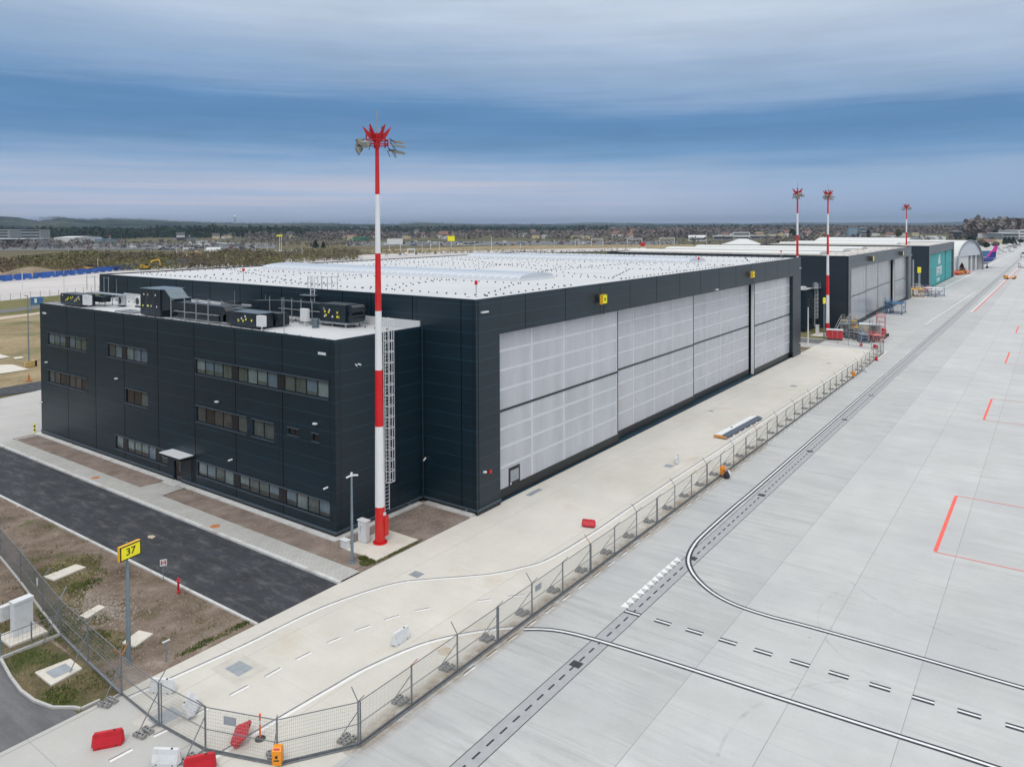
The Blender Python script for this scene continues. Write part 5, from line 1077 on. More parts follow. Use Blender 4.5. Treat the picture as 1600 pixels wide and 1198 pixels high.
MB().cyl((0,21,0),(0,21,2.2),.12,n=8).cyl((-.2,21,.4),(.2,21,.4),.4,n=12).build('nose_gear', 'rubber', jt)
jt.location = (475,26.8,0); jt.rotation_euler.z = math.radians(58)
# ------------------------------------------------------------------ ground equipment beyond the end fence
t = thing('container', (160.2,35.9,0), 'red box container with a pale roof behind the end fence', 'container')
MB().rbox(159.6,36.2,.35,1.7,3.0,1.65,.2).build('body', 'red_plastic', t); MB().rbox(159.6,36.2,2.0,1.8,3.1,.1,.2).build('roof', 'white_metal', t)
q = MB()
for i in range(4): p_ = rot(159.6,36.2,-.88,-1.3+i*.85,.2); q.rbox(p_[0],p_[1],.4,.05,.08,1.55,.2)
q.build('ribs', 'faded_red', t); MB().rbox(159.6,36.2,.0,1.4,2.6,.35,.2).build('skids', 'machine_dark', t)
def stairs(x, y, rz, mat, lb, h=3.4, L=5, w=1.4, grp=None):
    t = thing('passenger_steps', (0,0,0), lb, 'steps', grp, local=True)
    m = MB(); 
    for s_ in (-w/2, w/2):
        m.bar((0,s_,.5),(L*.7,s_,h),.14,.2); m.bar((L*.7,s_,h),(L,s_,h),.14,.2); m.bar((L,s_,.3),(L,s_,h),.12); m.bar((L*.55,s_,.3),(L*.7,s_,h),.10); m.bar((0,s_,.3),(L,s_,.3),.14)
    m.build('frame', mat, t); m = MB()
    for i in range(12): a = i/12; m.box(L*.7*a,-w/2,.5+(h-.5)*a,L*.7*a+.26,w/2,.54+(h-.5)*a)
    m.box(L*.7,-w/2,h,L,w/2,h+.05); m.build('treads', 'galvanised', t); m = MB()
    for s_ in (-w/2, w/2):
        m.bar((0,s_,1.5),(L*.7,s_,h+1),.06); m.bar((L*.7,s_,h+1),(L,s_,h+1),.06); m.bar((L*.7,s_,h+.5),(L,s_,h+.5),.04)
        for a in (0,.33,.66,1): m.bar((L*.7*a,s_,.5+(h-.5)*a),(L*.7*a,s_,1.5+(h-.5)*a),.05)
        m.bar((L,s_,h),(L,s_,h+1),.05)
    m.build('handrail', mat, t); m = MB()
    for xx in (.6, L-.4):
        for s_ in (-w/2, w/2): m.cyl((xx,s_-.1,.22),(xx,s_+.1,.22),.22,n=12)
    m.build('wheels', 'rubber', t); t.location = (x,y,0); t.rotation_euler.z = rz; return t
stairs(163.5,36.6,-.2,'galvanised','grey wheeled steps standing behind the red container',3.2,5)
def trestle(x, y, rz, lx, ly, h, mat, lb, name='work_stand', cat='work stand', deck=None, grp=None, lv=2):
    t = thing(name, (0,0,0), lb, cat, grp, local=True); m = MB()
    for sx in (0, lx):
        for sy in (0, ly): m.bar((sx,sy,.2),(sx,sy,h),.1)
    for j in range(lv+1):
        z = .3+(h-.3)*j/lv
        for s_ in (0, ly): m.bar((0,s_,z),(lx,s_,z),.08)
        for s_ in (0, lx): m.bar((s_,0,z),(s_,ly,z),.08)
    for s_ in (0, ly): m.bar((0,s_,.3),(lx,s_,h),.06); m.bar((0,s_,h),(lx,s_,.3),.06)
    m.build('frame', mat, t); MB().box(-.1,-.1,h,lx+.1,ly+.1,h+.08).build('deck', deck or mat, t); m = MB()
    for sx in (0, lx):
        for sy in (0, ly): m.cyl((sx-.08,sy,.16),(sx+.08,sy,.16),.16,n=10)
    m.build('castors', 'rubber', t); m = MB()
    for sx in (0, lx):
        for sy in (0, ly): m.bar((sx,sy,h),(sx,sy,h+.9),.05)
    for z in (h+.5, h+.9):
        m.bar((0,0,z),(lx,0,z),.045); m.bar((0,ly,z),(lx,ly,z),.045); m.bar((0,0,z),(0,ly,z),.045)
    m.build('guard_rail', mat, t); t.location = (x,y,0); t.rotation_euler.z = rz; return t
yl = trestle(173.5,35.0,.2,3.4,3.0,2.2,'yellow_machine','bright yellow raised work platform in front of the second hangar corner')
trestle(163.0,31.8,.3,2.6,2.4,1.5,'galvanised','grey tubular work stand between the red container and the grey tent box')
trestle(160.5,30.0,.7,1.8,1.4,.8,'blue_steel','low bluish work stand right behind the end fence')
trestle(161.6,31.2,.1,2.6,1.8,1.5,'galvanised','grey folded work stand just behind the end fence next to the red container')
trestle(169.8,31.6,.2,4.0,3.6,2.2,'teal_steel','dark green trolley frame parked behind the grey tent box', lv=1)
trestle(166.5,28.3,.1,1.5,1.5,4.3,'faded_red','tall red scaffold tower at the apron side of the equipment', 'scaffold_tower', 'scaffold', lv=4)
trestle(161.0,27.6,.5,2.6,1.8,1.3,'faded_red','low red and grey work stand at the right end of the end fence')
for i_, (x_, y_, rz_, lx_, ly_, h_, m_2, l_2) in enumerate(((163.2,33.4,.3,1.8,1.4,1.5,'galvanised','small grey cage stand right of the red container'),(164.5,34.6,.1,2.4,1.6,2.6,'galvanised','tall grey tube frame in the middle of the equipment'),(162.2,29.4,.9,1.6,1.2,.9,'mast_red','low red trolley frame between the grey stands'),(165.6,32.9,-.4,1.8,1.8,1.8,'yellow_machine','small yellow stand in the middle of the equipment'),(158.9,29.8,.5,1.8,1.4,1.6,'galvanised','grey mesh cage right behind the end fence'),(168.4,33.6,.6,2.2,1.6,2.4,'blue_steel','dark blue tube frame at the back of the equipment'),(163.9,29.3,-.2,1.4,1.4,2.8,'galvanised','slim tall grey tube tower near the red scaffold'))):
    trestle(x_, y_, rz_, lx_, ly_, h_, m_2, l_2)
tb = thing('equipment_box', (167,30.6,0), 'pale grey covered equipment box with cream side between the work stands', 'equipment box')
MB().rbox(166.8,31.0,.4,2.6,4.0,2.3,.15).build('body', 'tan_roof', tb); MB().rbox(166.8,31.0,2.7,2.75,4.15,.12,.15).build('lid', 'white_metal', tb); MB().rbox(166.8,31.0,.05,2.2,3.4,.35,.15).build('chassis', 'machine_dark', tb)
MB().rbox(165.1,31.2,.6,.5,1.5,1.6,.15).build('control_panel', 'cream_wall', tb)
tb = thing('equipment_cart', (170,29,0), 'small crimson tow cart beside the red scaffold tower', 'cart')
MB().rbox(170,29.2,.4,1.6,1.2,.7,.1).rbox(170.4,29.2,1.1,.8,1.1,.5,.1,.8).build('body', 'red_plastic', tb); q = MB()
for dx in (-.8,.8):
    for dy in (-.8,.8): q.cyl((170+dx,29.2+dy-.12,.32),(170+dx,29.2+dy+.12,.32),.32,n=10)
q.build('wheels', 'rubber', tb)
dk = trestle(213.6,32.4,0,6.0,3.6,2.6,'blue_steel','dark blue wheeled dock frame in front of the second hangar doors', deck='blue_steel')
stairs(218.5,35.8,math.pi,'blue_steel','blue steps with a pale blue landing against the second hangar doors',3.2,5)
trestle(268,34.5,.3,5,3.5,2.4,'yellow_machine','yellow brown work stand at the corner between second and third hangars')
trestle(271,31.5,-.3,6,4,2.6,'blue_steel','blue and white docking stand beside the yellow brown stand', deck='white_metal')
stairs(274,34,2.4,'white_metal','white wheeled steps behind the blue docking stand',3,5)
trestle(281,31.5,.2,4,3,1.2,'white_metal','low white trolley on the apron before the third hangar')
tc = thing('tow_bar_cart', (291,36,0), 'dark red trolley at the corner of the third hangar', 'cart'); MB().box(288,35.6,.4,296,37,1.6).build('body', 'faded_red', tc); MB().cyl((289,35.4,.4),(289,37.2,.4),.4,n=10).cyl((295,35.4,.4),(295,37.2,.4),.4,n=10).build('wheels','rubber',tc)
for i, (x, y) in enumerate(((391,36.5),(397,34.5),(403,33),(409,35.0),(396,38))):
    trestle(x,y,rnd.uniform(-.4,.4),4.5,2.5,1.2,('cone_orange','yellow_machine','cone_orange','blue_steel','mast_red')[i], ('orange stand nearest the turquoise hangar end','yellow stand in the cluster beside the arched hangar','orange stand farthest along the cluster by the arched hangar','blue stand in the orange cluster by the arched hangar','red stand at the back of the orange cluster')[i])
# ------------------------------------------------------------------ tall poles near the hangars
def lampmast(x, y, h, lb, double=True, grp=None, r=.12, mat='pole_paint'):
    t = thing('lamp_post', (x,y,0), lb, 'lamp post', grp)
    MB().cyl((x,y,0),(x,y,h),r,r*.55,n=8).build('post', mat, t); m = MB()
    for s_ in ((-1,1) if double else (1,)): m.box(x-.12,y+s_*.1,h-.05,x+.12,y+s_*1.1,h+.08)
    m.build('lamp_head', 'lamp_head', t); return t
pole('camera_pole',150.2,38.9,7.2,.14,.09,'white_metal','white camera pole standing by the road at the far end of the largest hangar','camera pole')
sg2 = pole('stand_sign',161.9,38.8,8.0,.13,.09,'pole_paint','small yellow stand sign on a thin post next to the second striped mast','sign'); MB().box(161.4,38.6,6.9,162.4,38.9,8.1).build('sign_box','sign_yellow',sg2)
cb = thing('electrical_cabinet', (165.2,41,0), 'pale cabinet on the concrete pad by the low annex between the hangars', 'cabinet'); MB().rbox(165.2,40.9,0,.9,.6,1.9,.1).build('body','white_plastic',cb); MB().rbox(165.2,40.9,1.9,1.0,.7,.1,.1).build('lid','white_metal',cb)
cb = thing('utility_box', (152,41,0), 'small white utility box behind the white camera pole', 'cabinet'); MB().rbox(151.2,42.2,0,.7,.7,.9,.1).build('body','white_plastic',cb); MB().rbox(151.2,42.2,.9,.8,.8,.08,.1).build('lid','white_metal',cb)
pole('steel_post',274,38.3,11.5,.35,.25,'galvanised','thick grey post rising between the second and third hangars','post')
sg3 = pole('stand_sign',282,37.6,8.0,.35,.3,'galvanised','yellow stand sign on a thick post at the side of the third hangar','sign'); MB().box(281,37.2,6.9,283,38,8.7).build('sign_box','sign_yellow',sg3)
# ------------------------------------------------------------------ left background near things
l = lampmast(*G(45,572), 11.7, 'tall thin lamp post with a checkered warning base left of the office block', False)
lx, ly = G(45,572)
MB().box(lx-.9,ly-.9,0,lx+.9,ly-.6,.9).box(lx+.6,ly-.9,0,lx+.9,ly+.9,.9).build('warning_boards', 'chequer', l)
bs = thing('wayfinding_sign', (*G(45,480),0), 'long blue and pale blue sign on posts beyond the field', 'sign')
gx, gy = G(48,487); gx2, gy2 = G(68,486)
hb = HT(50,470,gx,gy)
MB().bar((gx,gy,hb-.1),(gx2,gy2,hb-.1),.3,2.2).build('panel', 'blue_steel', bs); MB().bar((gx+.6,gy-.3,hb),(gx+(gx2-gx)*.45,gy+(gy2-gy)*.45-.3,hb),.1,1.2).build('white_symbols', 'white_metal', bs); MB().cyl((gx,gy,0),(gx,gy,hb+1),.15,n=6).cyl((gx2,gy2,0),(gx2,gy2,hb+1),.15,n=6).build('posts', 'galvanised', bs)
for i, (px, py, py2) in enumerate(((0,560,8),(20,572,8))):
    pass
k = MB()
for pp in (((-40,552),(0,553.5),(16,557.5),(-4,561),(-40,566)), ((-40,573),(10,569.5),(20,569.5),(46,577),(0,584),(-40,590)), ((20,558.5),(34,557),(38,559),(24,561))): k.poly([(*G(*p),.02) for p in pp])
k.build('concrete_slabs', 'pad_concrete', kind='structure')
cn = thing('traffic_cone', (*G(45,595),0), 'single dark orange cone on the dirt beyond the cross road', 'cone'); cx_, cy_ = G(45,595); MB().lathe([(.45,0),(.45,.06),(.22,.08),(.05,1.1)], (cx_,cy_), 10).build('cone','rust_cover',cn)
# wire fence along the works road
wf = thing('wire_fence', (*G(0,470),0), 'thin wire fence along the near edge of the runway works', 'fence')
pts = GP((-120,480),(0,470.5),(78,463.5),(155,456.5),(300,444))
m = MB(); w2 = MB()
for a_, b_ in zip(pts, pts[1:]):
    n = max(2, int(math.dist(a_, b_)/3)); 
    for i in range(n):
        x = a_[0]+(b_[0]-a_[0])*i/n; y = a_[1]+(b_[1]-a_[1])*i/n; m.bar((x,y,0),(x,y,2.2),.09)
    for z in (.3,.9,1.5,2.1): w2.bar((*a_,z),(*b_,z),.03)
m.build('posts', 'fence_steel', wf); w2.build('wires', 'mesh_wire', wf)
bf = thing('blue_screen_fence', (*G(0,440),0), 'bright blue fabric screen fence behind the pale runway works', 'fence')
pts = GP((-200,457),(0,440),(80,433.5),(155,426),(240,417),(330,409.5)); m = MB(); rr_ = random.Random(5)
for a_, b_ in zip(pts, pts[1:]):
    n = max(3, int(math.dist(a_, b_)/3))
    for i in range(n):
        p = Vector((*a_,0)).lerp(Vector((*b_,0)), i/n); q = Vector((*a_,0)).lerp(Vector((*b_,0)), (i+1)/n); l_ = rr_.uniform(-.45,.45)
        m.add([p, q, q+Vector((l_,.5,2.7+rr_.uniform(-.15,.15))), p+Vector((l_,.5,2.7+rr_.uniform(-.15,.15))), p+Vector((0,.15,0)), q+Vector((0,.15,0)), q+Vector((l_,.62,2.6)), p+Vector((l_,.62,2.6))], [(0,1,2,3),(7,6,5,4),(3,2,6,7)])
m.build('fabric', 'blue_fabric', bf)
m = MB()
for a_, b_ in zip(pts, pts[1:]):
    n = max(3, int(math.dist(a_, b_)/6))
    for i in range(n): p = Vector((*a_,0)).lerp(Vector((*b_,0)), i/n); m.rbox(p.x, p.y-.6, 0, 1.2, .8, .5, .6)
m.build('ballast', 'kerb_concrete', bf)
def mound(px, py, w_, d_, h, mat, lb):
    x, y = G(px, py); t = random.Random(int(px)); m = MB(); n = 22; R = 6; vs_ = [(x,y,h)]
    for j in range(1, R+1):
        for i in range(n):
            a = 2*math.pi*i/n; r = j/R; vs_.append((x+w_/2*r*math.cos(a)*t.uniform(.9,1.1), y+d_/2*r*math.sin(a)*t.uniform(.9,1.1), max(-.1, h*(1-r**1.3)+t.uniform(-.08,.08)*h*(1-r))))
    fs = [(0,1+i,1+(i+1)%n) for i in range(n)]+[(1+(j-1)*n+i,1+j*n+i,1+j*n+(i+1)%n,1+(j-1)*n+(i+1)%n) for j in range(1,R) for i in range(n)]
    m.add(vs_, fs); m.build('spoil_heap', mat, loc=(x,y,0), label=lb, category='heap')
mound(48,431,36,20,4.4,'spoil','wide brown spoil heap behind the blue screen fence at far left'); mound(22,434,26,14,2.6,'spoil','lower brown heap left of the wide heap'); mound(207,418,22,14,3.8,'spoil','conical grey brown heap left of the yellow excavator'); mound(306,400,22,14,4,'sand','small sand heap beside the round topped grey tank')
def excavator(px, py, sc, rz):
    x, y = G(px, py); t = thing('excavator', (0,0,0), 'yellow excavator with its arm raised on the sand near the blue fence', 'excavator', local=True)
    q = MB(); q.box(-2.2,-1.5,0,2.2,-.8,.9).box(-2.2,.8,0,2.2,1.5,.9); q.build('tracks', 'machine_dark', t)
    q = MB(); q.box(-2.2,-1.3,1.0,1.6,1.3,2.2).box(-2.2,-1.2,2.2,-.9,1.2,2.8); q.build('body', 'yellow_machine', t); MB().box(.3,-1.2,2.2,1.6,-.1,3.4).build('cab', 'car_glass', t)
    q = MB(); q.bar((1.2,.3,1.8),(3.8,.3,5.0),.5,.7); q.bar((3.8,.3,5.0),(7.2,.3,5.6),.45,.6); q.bar((7.2,.3,5.7),(8.2,.3,2.2),.35,.5); q.build('arm', 'yellow_machine', t); MB().box(7.5,-.3,.9,8.6,.9,2.2).build('bucket', 'machine_dark', t)
    t.location = (x,y,0); t.rotation_euler.z = rz; t.scale = (sc,)*3
excavator(227, 421.5, 1.0, math.radians(-52))
bd = thing('bulldozer', (0,0,0), 'low yellow bulldozer on the sand behind the blue fence', 'bulldozer', local=True)
MB().box(-2.2,-1.6,0,2.2,-.9,1.1).box(-2.2,.9,0,2.2,1.6,1.1).build('tracks','machine_dark',bd); MB().box(-1.8,-.9,.7,2.0,.9,2.0).build('body','yellow_machine',bd); MB().box(-1.8,-.8,2.0,-.2,.8,3.1).build('cab','car_glass',bd); MB().box(2.6,-2,.1,2.9,2,1.5).build('blade','yellow_machine',bd)
bd.location = (*G(137,424),0); bd.rotation_euler.z = 2.3; bd.scale = (1.2,)*3
# ------------------------------------------------------------------ vehicles
def car(kind, mat):
    t = thing('parked_car', (0,0,0), '', 'car', None, local=True); m = MB()
    if kind == 'car':
        m.extr([(-2.1,-.85,.35),(-2.1,-.85,.85),(-1.2,-.85,.95),(1.0,-.85,.95),(2.1,-.85,.75),(2.1,-.85,.35)], (0,1.7,0)); m.build('body', mat, t)
        q = MB(); q.extr([(-1.5,-.72,.95),(-1.0,-.72,1.42),(.4,-.72,1.42),(1.1,-.72,.95)], (0,1.44,0)); q.build('windows', 'car_glass', t)
    else:
        m.extr([(-2.6,-.95,.4),(-2.6,-.95,2.1),(1.6,-.95,2.1),(2.2,-.95,1.3),(2.7,-.95,1.1),(2.7,-.95,.4)], (0,1.9,0)); m.build('body', mat, t)
        q = MB(); q.extr([(1.25,-.97,2.0),(1.7,-.97,2.0),(2.22,-.97,1.32),(1.25,-.97,1.32)], (0,1.94,0)); q.build('windows', 'car_glass', t)
    q = MB()
    for x in (-1.35,1.35):
        for y in (-.85,.85): q.cyl((x,y-.12,.33),(x,y+.12,.33),.33,n=10)
    q.build('wheels', 'rubber', t); return t
protos = {}
for kd, mt in (('car','car_white'),('car','car_silver'),('car','car_dark'),('car','car_blue'),('car','car_red'),('van','car_white')): protos[(kd,mt)] = car(kd, mt)
used = set()
def setcar(key, x, y, rz, lb, grp=None, sc=1.0, z=0):
    src = protos[key]
    if key in used: o = dup(src)
    else: o = src; used.add(key)
    o.location = (x,y,z); o.rotation_euler.z = rz; o['label'] = lb; o.scale = (sc,)*3
    if grp: o['group'] = grp
    elif 'group' in o: del o['group']
    if key[0] == 'van': o['category'] = 'van'
    return o
near = [(('van','car_white'),1569,394,1.2,'white van first in the row behind the airliner tail'),(('van','car_white'),1580,393,1.3,'white van second in the row behind the airliner tail'),(('van','car_white'),1562,397,.9,'white van right next to the tail of the airliner'),
 (('van','car_white'),1597,418,1.2,'white service van on the apron at the right picture edge'),(('van','car_white'),1598,402,1.0,'white and grey vehicle above the service van at the right edge'),(('car','car_silver'),1586,388,1.2,'silver car farther along the row of white vans'),
 (('car','car_dark'),1599,397,1.0,'dark car behind the vehicles at the right edge'),(('car','car_white'),1592,385,1.4,'white car near the end of the row before the terminal'),(('car','car_silver'),9,463,.0,'silver car driving on the runway works at far left')]
for key, px, py, s_, lb in near: setcar(key, *G(px, py), .3 if px > 20 else 1.0, lb, None, s_)
for px, py in ((1574,388),(1579,386.5),(1584,385),(1589,383.5),(1595,382.5),(1568,389.5),(1577,384),(1583,382.5),(1560,390),(1565,392)):
    setcar((('van','car_white'),('car','car_white'),('car','car_silver'))[rnd.randrange(3)], *G(px, py), rnd.uniform(0,.6), 'small white or silver vehicle in the crowded rows before the terminal', 'vehicles crowded before the terminal', 1.1)
cart = thing('baggage_cart', (0,0,0), 'small tan and orange cart alone on the far apron', 'cart', local=True)
MB().box(-2.4,-.7,.45,2.4,.7,.75).box(-2.4,-.7,.75,-1.2,.7,1.6).box(2.2,-.7,.75,2.4,.7,1.3).build('body','wing_orange',cart); MB().cyl((-1.6,-.8,.35),(-1.6,.8,.35),.35,n=10).cyl((1.6,-.8,.35),(1.6,.8,.35),.35,n=10).build('wheels','rubber',cart); cart.location = (*G(1578,436),0); cart.rotation_euler.z = -.9
keys = [('car','car_white')]*5+[('van','car_white')]+[('car','car_silver')]*4+[('car','car_dark')]*2+[('car','car_blue'),('car','car_red')]
def carpark(pxs, pys, n, lb, grp, rows):
    for i in range(n):
        px = pxs[0]+(pxs[1]-pxs[0])*(rnd.random()); r = rnd.randrange(rows); py = pys[0]+(pys[1]-pys[0])*(r/max(rows-1,1))+rnd.uniform(-.25,.25)
        x, y = G(px, py); setcar(keys[rnd.randrange(len(keys))], x, y, .15+rnd.uniform(-.1,.1)+(math.pi/2 if r % 2 else 0), lb, grp, 1.3)
carpark((555,830),(383.5,379.5), 90, 'tiny parked car in the big car park beyond the hangar roof', 'cars in the big car park', 3)
carpark((830,1010),(381.5,377), 62, 'tiny parked car in the long car rows left of the frame gantries', 'cars in the long rows', 3)
carpark((225,400),(391,383), 70, 'tiny parked car in the yard beyond the shrubs on the left', 'cars in the left yard', 4)
carpark((130,230),(388,386), 22, 'tiny parked car in front of the left warehouses', 'cars by the warehouses', 2)
for px in (604,625,634,650,662,668,680,693,700,712,724,735): setcar(keys[rnd.randrange(len(keys))], *G(px, 399.3-(px-604)*.035), .9, 'car parked along the edge of the works road just beyond the roof', 'cars along the works road', 1.0)
# ------------------------------------------------------------------ far buildings
def bld(px0, px1, pyb, pyt, depth, wall, roof, lb, floors=0, name='building', cat='building', gable=0, par=.5):
    a = Vector((*G(px0, pyb),0)); b = Vector((*G(px1, pyb),0)); h = HT((px0+px1)/2, pyt, *((a+b)/2)[:2]); u = (b-a); L = u.length; u.normalize(); v = Vector((-u.y,u.x,0))
    if v.dot(fw) < 0: v = -v
    t = thing(name, tuple(a), lb, cat); q = MB(); c = [a, b, b+v*depth, a+v*depth]
    q.add([(p.x,p.y,0) for p in c]+[(p.x,p.y,h) for p in c], [(3,2,1,0),(4,5,6,7),(0,1,5,4),(1,2,6,5),(2,3,7,6),(3,0,4,7)]); q.build('wall', wall, t)
    r = MB(); o = .4; rc = [a-u*o-v*o, b+u*o-v*o, b+u*o+v*(depth+o), a-u*o+v*(depth+o)]
    if gable:
        g0 = (rc[0]+rc[3])/2+Vector((0,0,h+gable)); g1 = (rc[1]+rc[2])/2+Vector((0,0,h+gable)); z = Vector((0,0,h+.02))
        r.add([rc[0]+z, rc[1]+z, rc[2]+z, rc[3]+z, g0, g1], [(0,1,5,4),(2,3,4,5),(3,0,4),(1,2,5),(3,2,1,0)])
    else: r.add([(p.x,p.y,h+.02) for p in rc]+[(p.x,p.y,h+.02+par) for p in rc], [(3,2,1,0),(4,5,6,7),(0,1,5,4),(1,2,6,5),(2,3,7,6),(3,0,4,7)])
    r.build('roof', roof, t)
    for f in range(floors):
        z0 = h*(f+.35)/floors; z1 = h*(f+.72)/floors; w_ = MB(); w_.add([a-v*.06+u*L*.05+Vector((0,0,z0)), b-v*.06-u*L*.05+Vector((0,0,z0)), b-v*.06-u*L*.05+Vector((0,0,z1)), a-v*.06+u*L*.05+Vector((0,0,z1))], [(0,1,2,3)])
        w_.build('window_band', 'car_glass', t)
    return t
bld(-60,16,381,359.5,20,'grey_wall','light_roof','grey office block with light bands at the far left edge',5)
bld(16,64,377,358.5,20,'grey_wall','dark_roof','second grey office block just right of the leftmost one',4); bld(-40,46,386,374,25,'car_glass','light_roof','long low dark glass building in front of the left office blocks',0)
bld(44,57,386,373.5,25,'grey_wall','light_roof','grey blank block at the end of the low dark glass building'); bld(84,115,380,371.5,60,'white_render','light_roof','pale warehouse with a shallow roof right of the office blocks',0,gable=2); bld(133,160,379,374.5,30,'blue_wall','blue_steel','shed with bright blue roof left of the yard'); bld(46,57,357.5,353.2,30,'red_tile','turquoise_roof','dark building with turquoise roof above the left pines')
bld(66,86,388,384,16,'grey_wall','dark_roof','low dark roofed shed among the cars on the left'); bld(270,290,375.5,371.5,30,'grey_wall','dark_roof','grey shed with dark mouth in the middle of the yard'); bld(276,287,376.2,371.8,8,'machine_dark','dark_roof','dark box shed beside the yard')
bld(293,330,383.5,378,20,'white_render','light_roof','long white greenhouse tent in the left yard'); bld(330,362,385,381,20,'grey_wall','light_roof','long grey low shed right of the white tent')
bld(262,268,365.4,362.4,20,'white_render','light_roof','bright white box house above the yard'); bld(282,287,366,363.6,20,'white_render','light_roof','second small bright white house above the yard')
bld(449,467,399,392,12,'white_render','light_roof','white low cabin by the scrub left of the nearest mast'); bld(424,440,399,393,12,'white_render','light_roof','white site cabin farther left by the scrub'); bld(395,415,399,393,12,'white_render','light_roof','pale cabin at the edge of the roof line')
bld(551,566,376.5,371,30,'green_wall','green_wall','dark green shop building left of the big car park'); bld(535,553,375,369,30,'cream_wall','red_tile','pinkish row house left of the green shop',0,gable=2); bld(470,483,363,359,20,'white_render','red_tile','white house on the brown wooded slope',0,gable=3)
bld(622,642,372,366,20,'blue_wall','dark_roof','dark roofed house group left of the yellow board',0,gable=3); bld(653,660,363,358.5,18,'white_render','red_tile','white house left of two cream houses',0,gable=3)
bld(662,671,361.5,357,20,'cream_wall','dark_roof','cream house with dark roof on the slope',0,gable=3); bld(800,822,370,365,30,'white_render','light_roof','long white roofed hall among the houses'); bld(868,876,369,364,20,'white_render','light_roof','white shop beyond the trees, left of its twin'); bld(893,905,371,366,20,'white_render','light_roof','white shop right of its twin')
bld(1076,1103,377,371,30,'white_render','light_roof','pale glass pavilion with a curved white roof',1,gable=3); bld(1114,1146,375.5,369,30,'grey_wall','light_roof','long low building with a pale flat roof',1); bld(1145,1172,374.5,363.5,25,'white_render','light_roof','white three storey block with a row of small windows',2); bld(1170,1215,374,368.5,25,'grey_wall','light_roof','grey glazed wing right of the white block',1)
bld(1326,1340,374,355.5,18,'blue_wall','dark_roof','pale blue apartment block with dark gable roof',0,gable=4); bld(1344,1353,372,356,18,'blue_wall','light_roof','second blue grey apartment block right of the first',3); bld(1281,1290,371.5,366,18,'cream_wall','red_tile','orange cream house left of the blue apartment blocks',0,gable=3)
for i, px in enumerate((1329,1333,1337)): pass
bld(1355,1378,383,378.5,40,'white_render','light_roof','long white shed roof behind the third hangar'); bld(1378,1395,382,374,20,'white_render','dark_roof','white house cluster behind the farthest mast',0,gable=3); bld(1489,1503,374,361.8,20,'car_glass','white_metal','small glass tower with a curved white top')
bld(1533,1549,401,392,40,'blue_steel','tan_roof','wide dark blue shed with a pale sloping roof behind the airliner tail',0,gable=3); bld(1440,1478,376,370,40,'white_render','light_roof','white low halls behind the turquoise hangar',0); bld(1528,1545,372,364.5,30,'white_render','red_tile','pinkish white houses above the airliner',0,gable=3); bld(1462,1474,378,371,30,'white_render','light_roof','white house behind the turquoise hangar roof')
bld(1566,1592,375,365,60,'grey_wall','light_roof','grey terminal building with a band of windows',2); bld(1591,1640,374,360.5,80,'white_render','light_roof','white terminal hall at the right edge',3); bld(1500,1530,384,378,30,'white_render','dark_roof','low white shed beyond the arched hangar',1)
def tent(px0, px1, pyb, pyt, lb):
    a = Vector((*G(px0, pyb),0)); b = Vector((*G(px1, pyb),0)); h = HT((px0+px1)/2, pyt, *((a+b)/2)[:2]); u = b-a; v = Vector((-u.y,u.x,0)).normalized()*u.length*.5
    if v.dot(fw) < 0: v = -v
    c = [a, b, b+v, a+v]; t = thing('peaked_tent', tuple(a), lb, 'tent'); q = MB(); r0 = a.lerp(b,.42)+v*.5; r1 = a.lerp(b,.62)+v*.5
    q.add([(p.x,p.y,h*.45) for p in c]+[(r0.x,r0.y,h),(r1.x,r1.y,h)], [(0,1,5,4),(2,3,4,5),(3,0,4),(1,2,5)]); q.build('roof', 'vault_skin', t); w_ = MB(); w_.add([(p.x,p.y,0) for p in c]+[(p.x,p.y,h*.45) for p in c], [(0,1,5,4),(1,2,6,5),(2,3,7,6),(3,0,4,7)]); w_.build('wall', 'white_render', t)
tent(1131,1194,390,373.5,'big white peaked tent roof behind the second hangar')
# far houses on the hills and slopes
HB = []
for _ in range(280):
    px = rnd.uniform(-20,1600); HB.append((px, rnd.uniform(362,374) if rnd.random() < .75 else rnd.uniform(357,362)))
proto = []
for wl, rf in (('white_render','red_tile'),('cream_wall','dark_roof'),('white_render','dark_roof')):
    t = thing('house', (0,0,0), 'tiny distant house with a pitched roof among far trees', 'house', 'distant houses', local=True)
    MB().box(-5,-4,0,5,4,5).build('wall', wl, t); q = MB(); q.extr([(-5.5,-4.6,5),(-5.5,4.6,5),(-5.5,0,8.6)], (11,0,0)); q.build('roof', rf, t); proto.append([t, False])
for px, py in HB:
    if 60 < px < 150 or 1430 < px: continue
    p = proto[rnd.randrange(3)]; o = p[0] if not p[1] else dup(p[0]); p[1] = True; x, y = G(px, py); o.location = (x, y, 0); o.rotation_euler.z = rnd.uniform(0,3); s_ = rnd.uniform(.9,1.7); o.scale = (s_,)*3
# radar tower on the hill
# ------------------------------------------------------------------ gantries, boards, posts
def gantry(px0, px1, pyb, pyt, lb):
    a = Vector((*G(px0, pyb),0)); b = Vector((*G(px1, pyb),0)); h = HT(px0, pyt, a.x, a.y); t = thing('frame_gantry', tuple(a), lb, 'gantry', 'white frame gantries over the road')
    q = MB(); w_ = .45; q.bar(a, a+Vector((0,0,h)), w_); q.bar(b, b+Vector((0,0,h)), w_); q.build('legs', 'white_metal', t); q = MB(); q.bar(a+Vector((0,0,h)), b+Vector((0,0,h)), w_); q.bar(a+Vector((0,0,h*.82)), b+Vector((0,0,h*.82)), .25)
    n = 6
    for i in range(n): q.bar(a.lerp(b,i/n)+Vector((0,0,h*(1 if i%2 else .82))), a.lerp(b,(i+1)/n)+Vector((0,0,h*(.82 if i%2 else 1))), .16)
    q.build('crossbeam', 'white_metal', t)
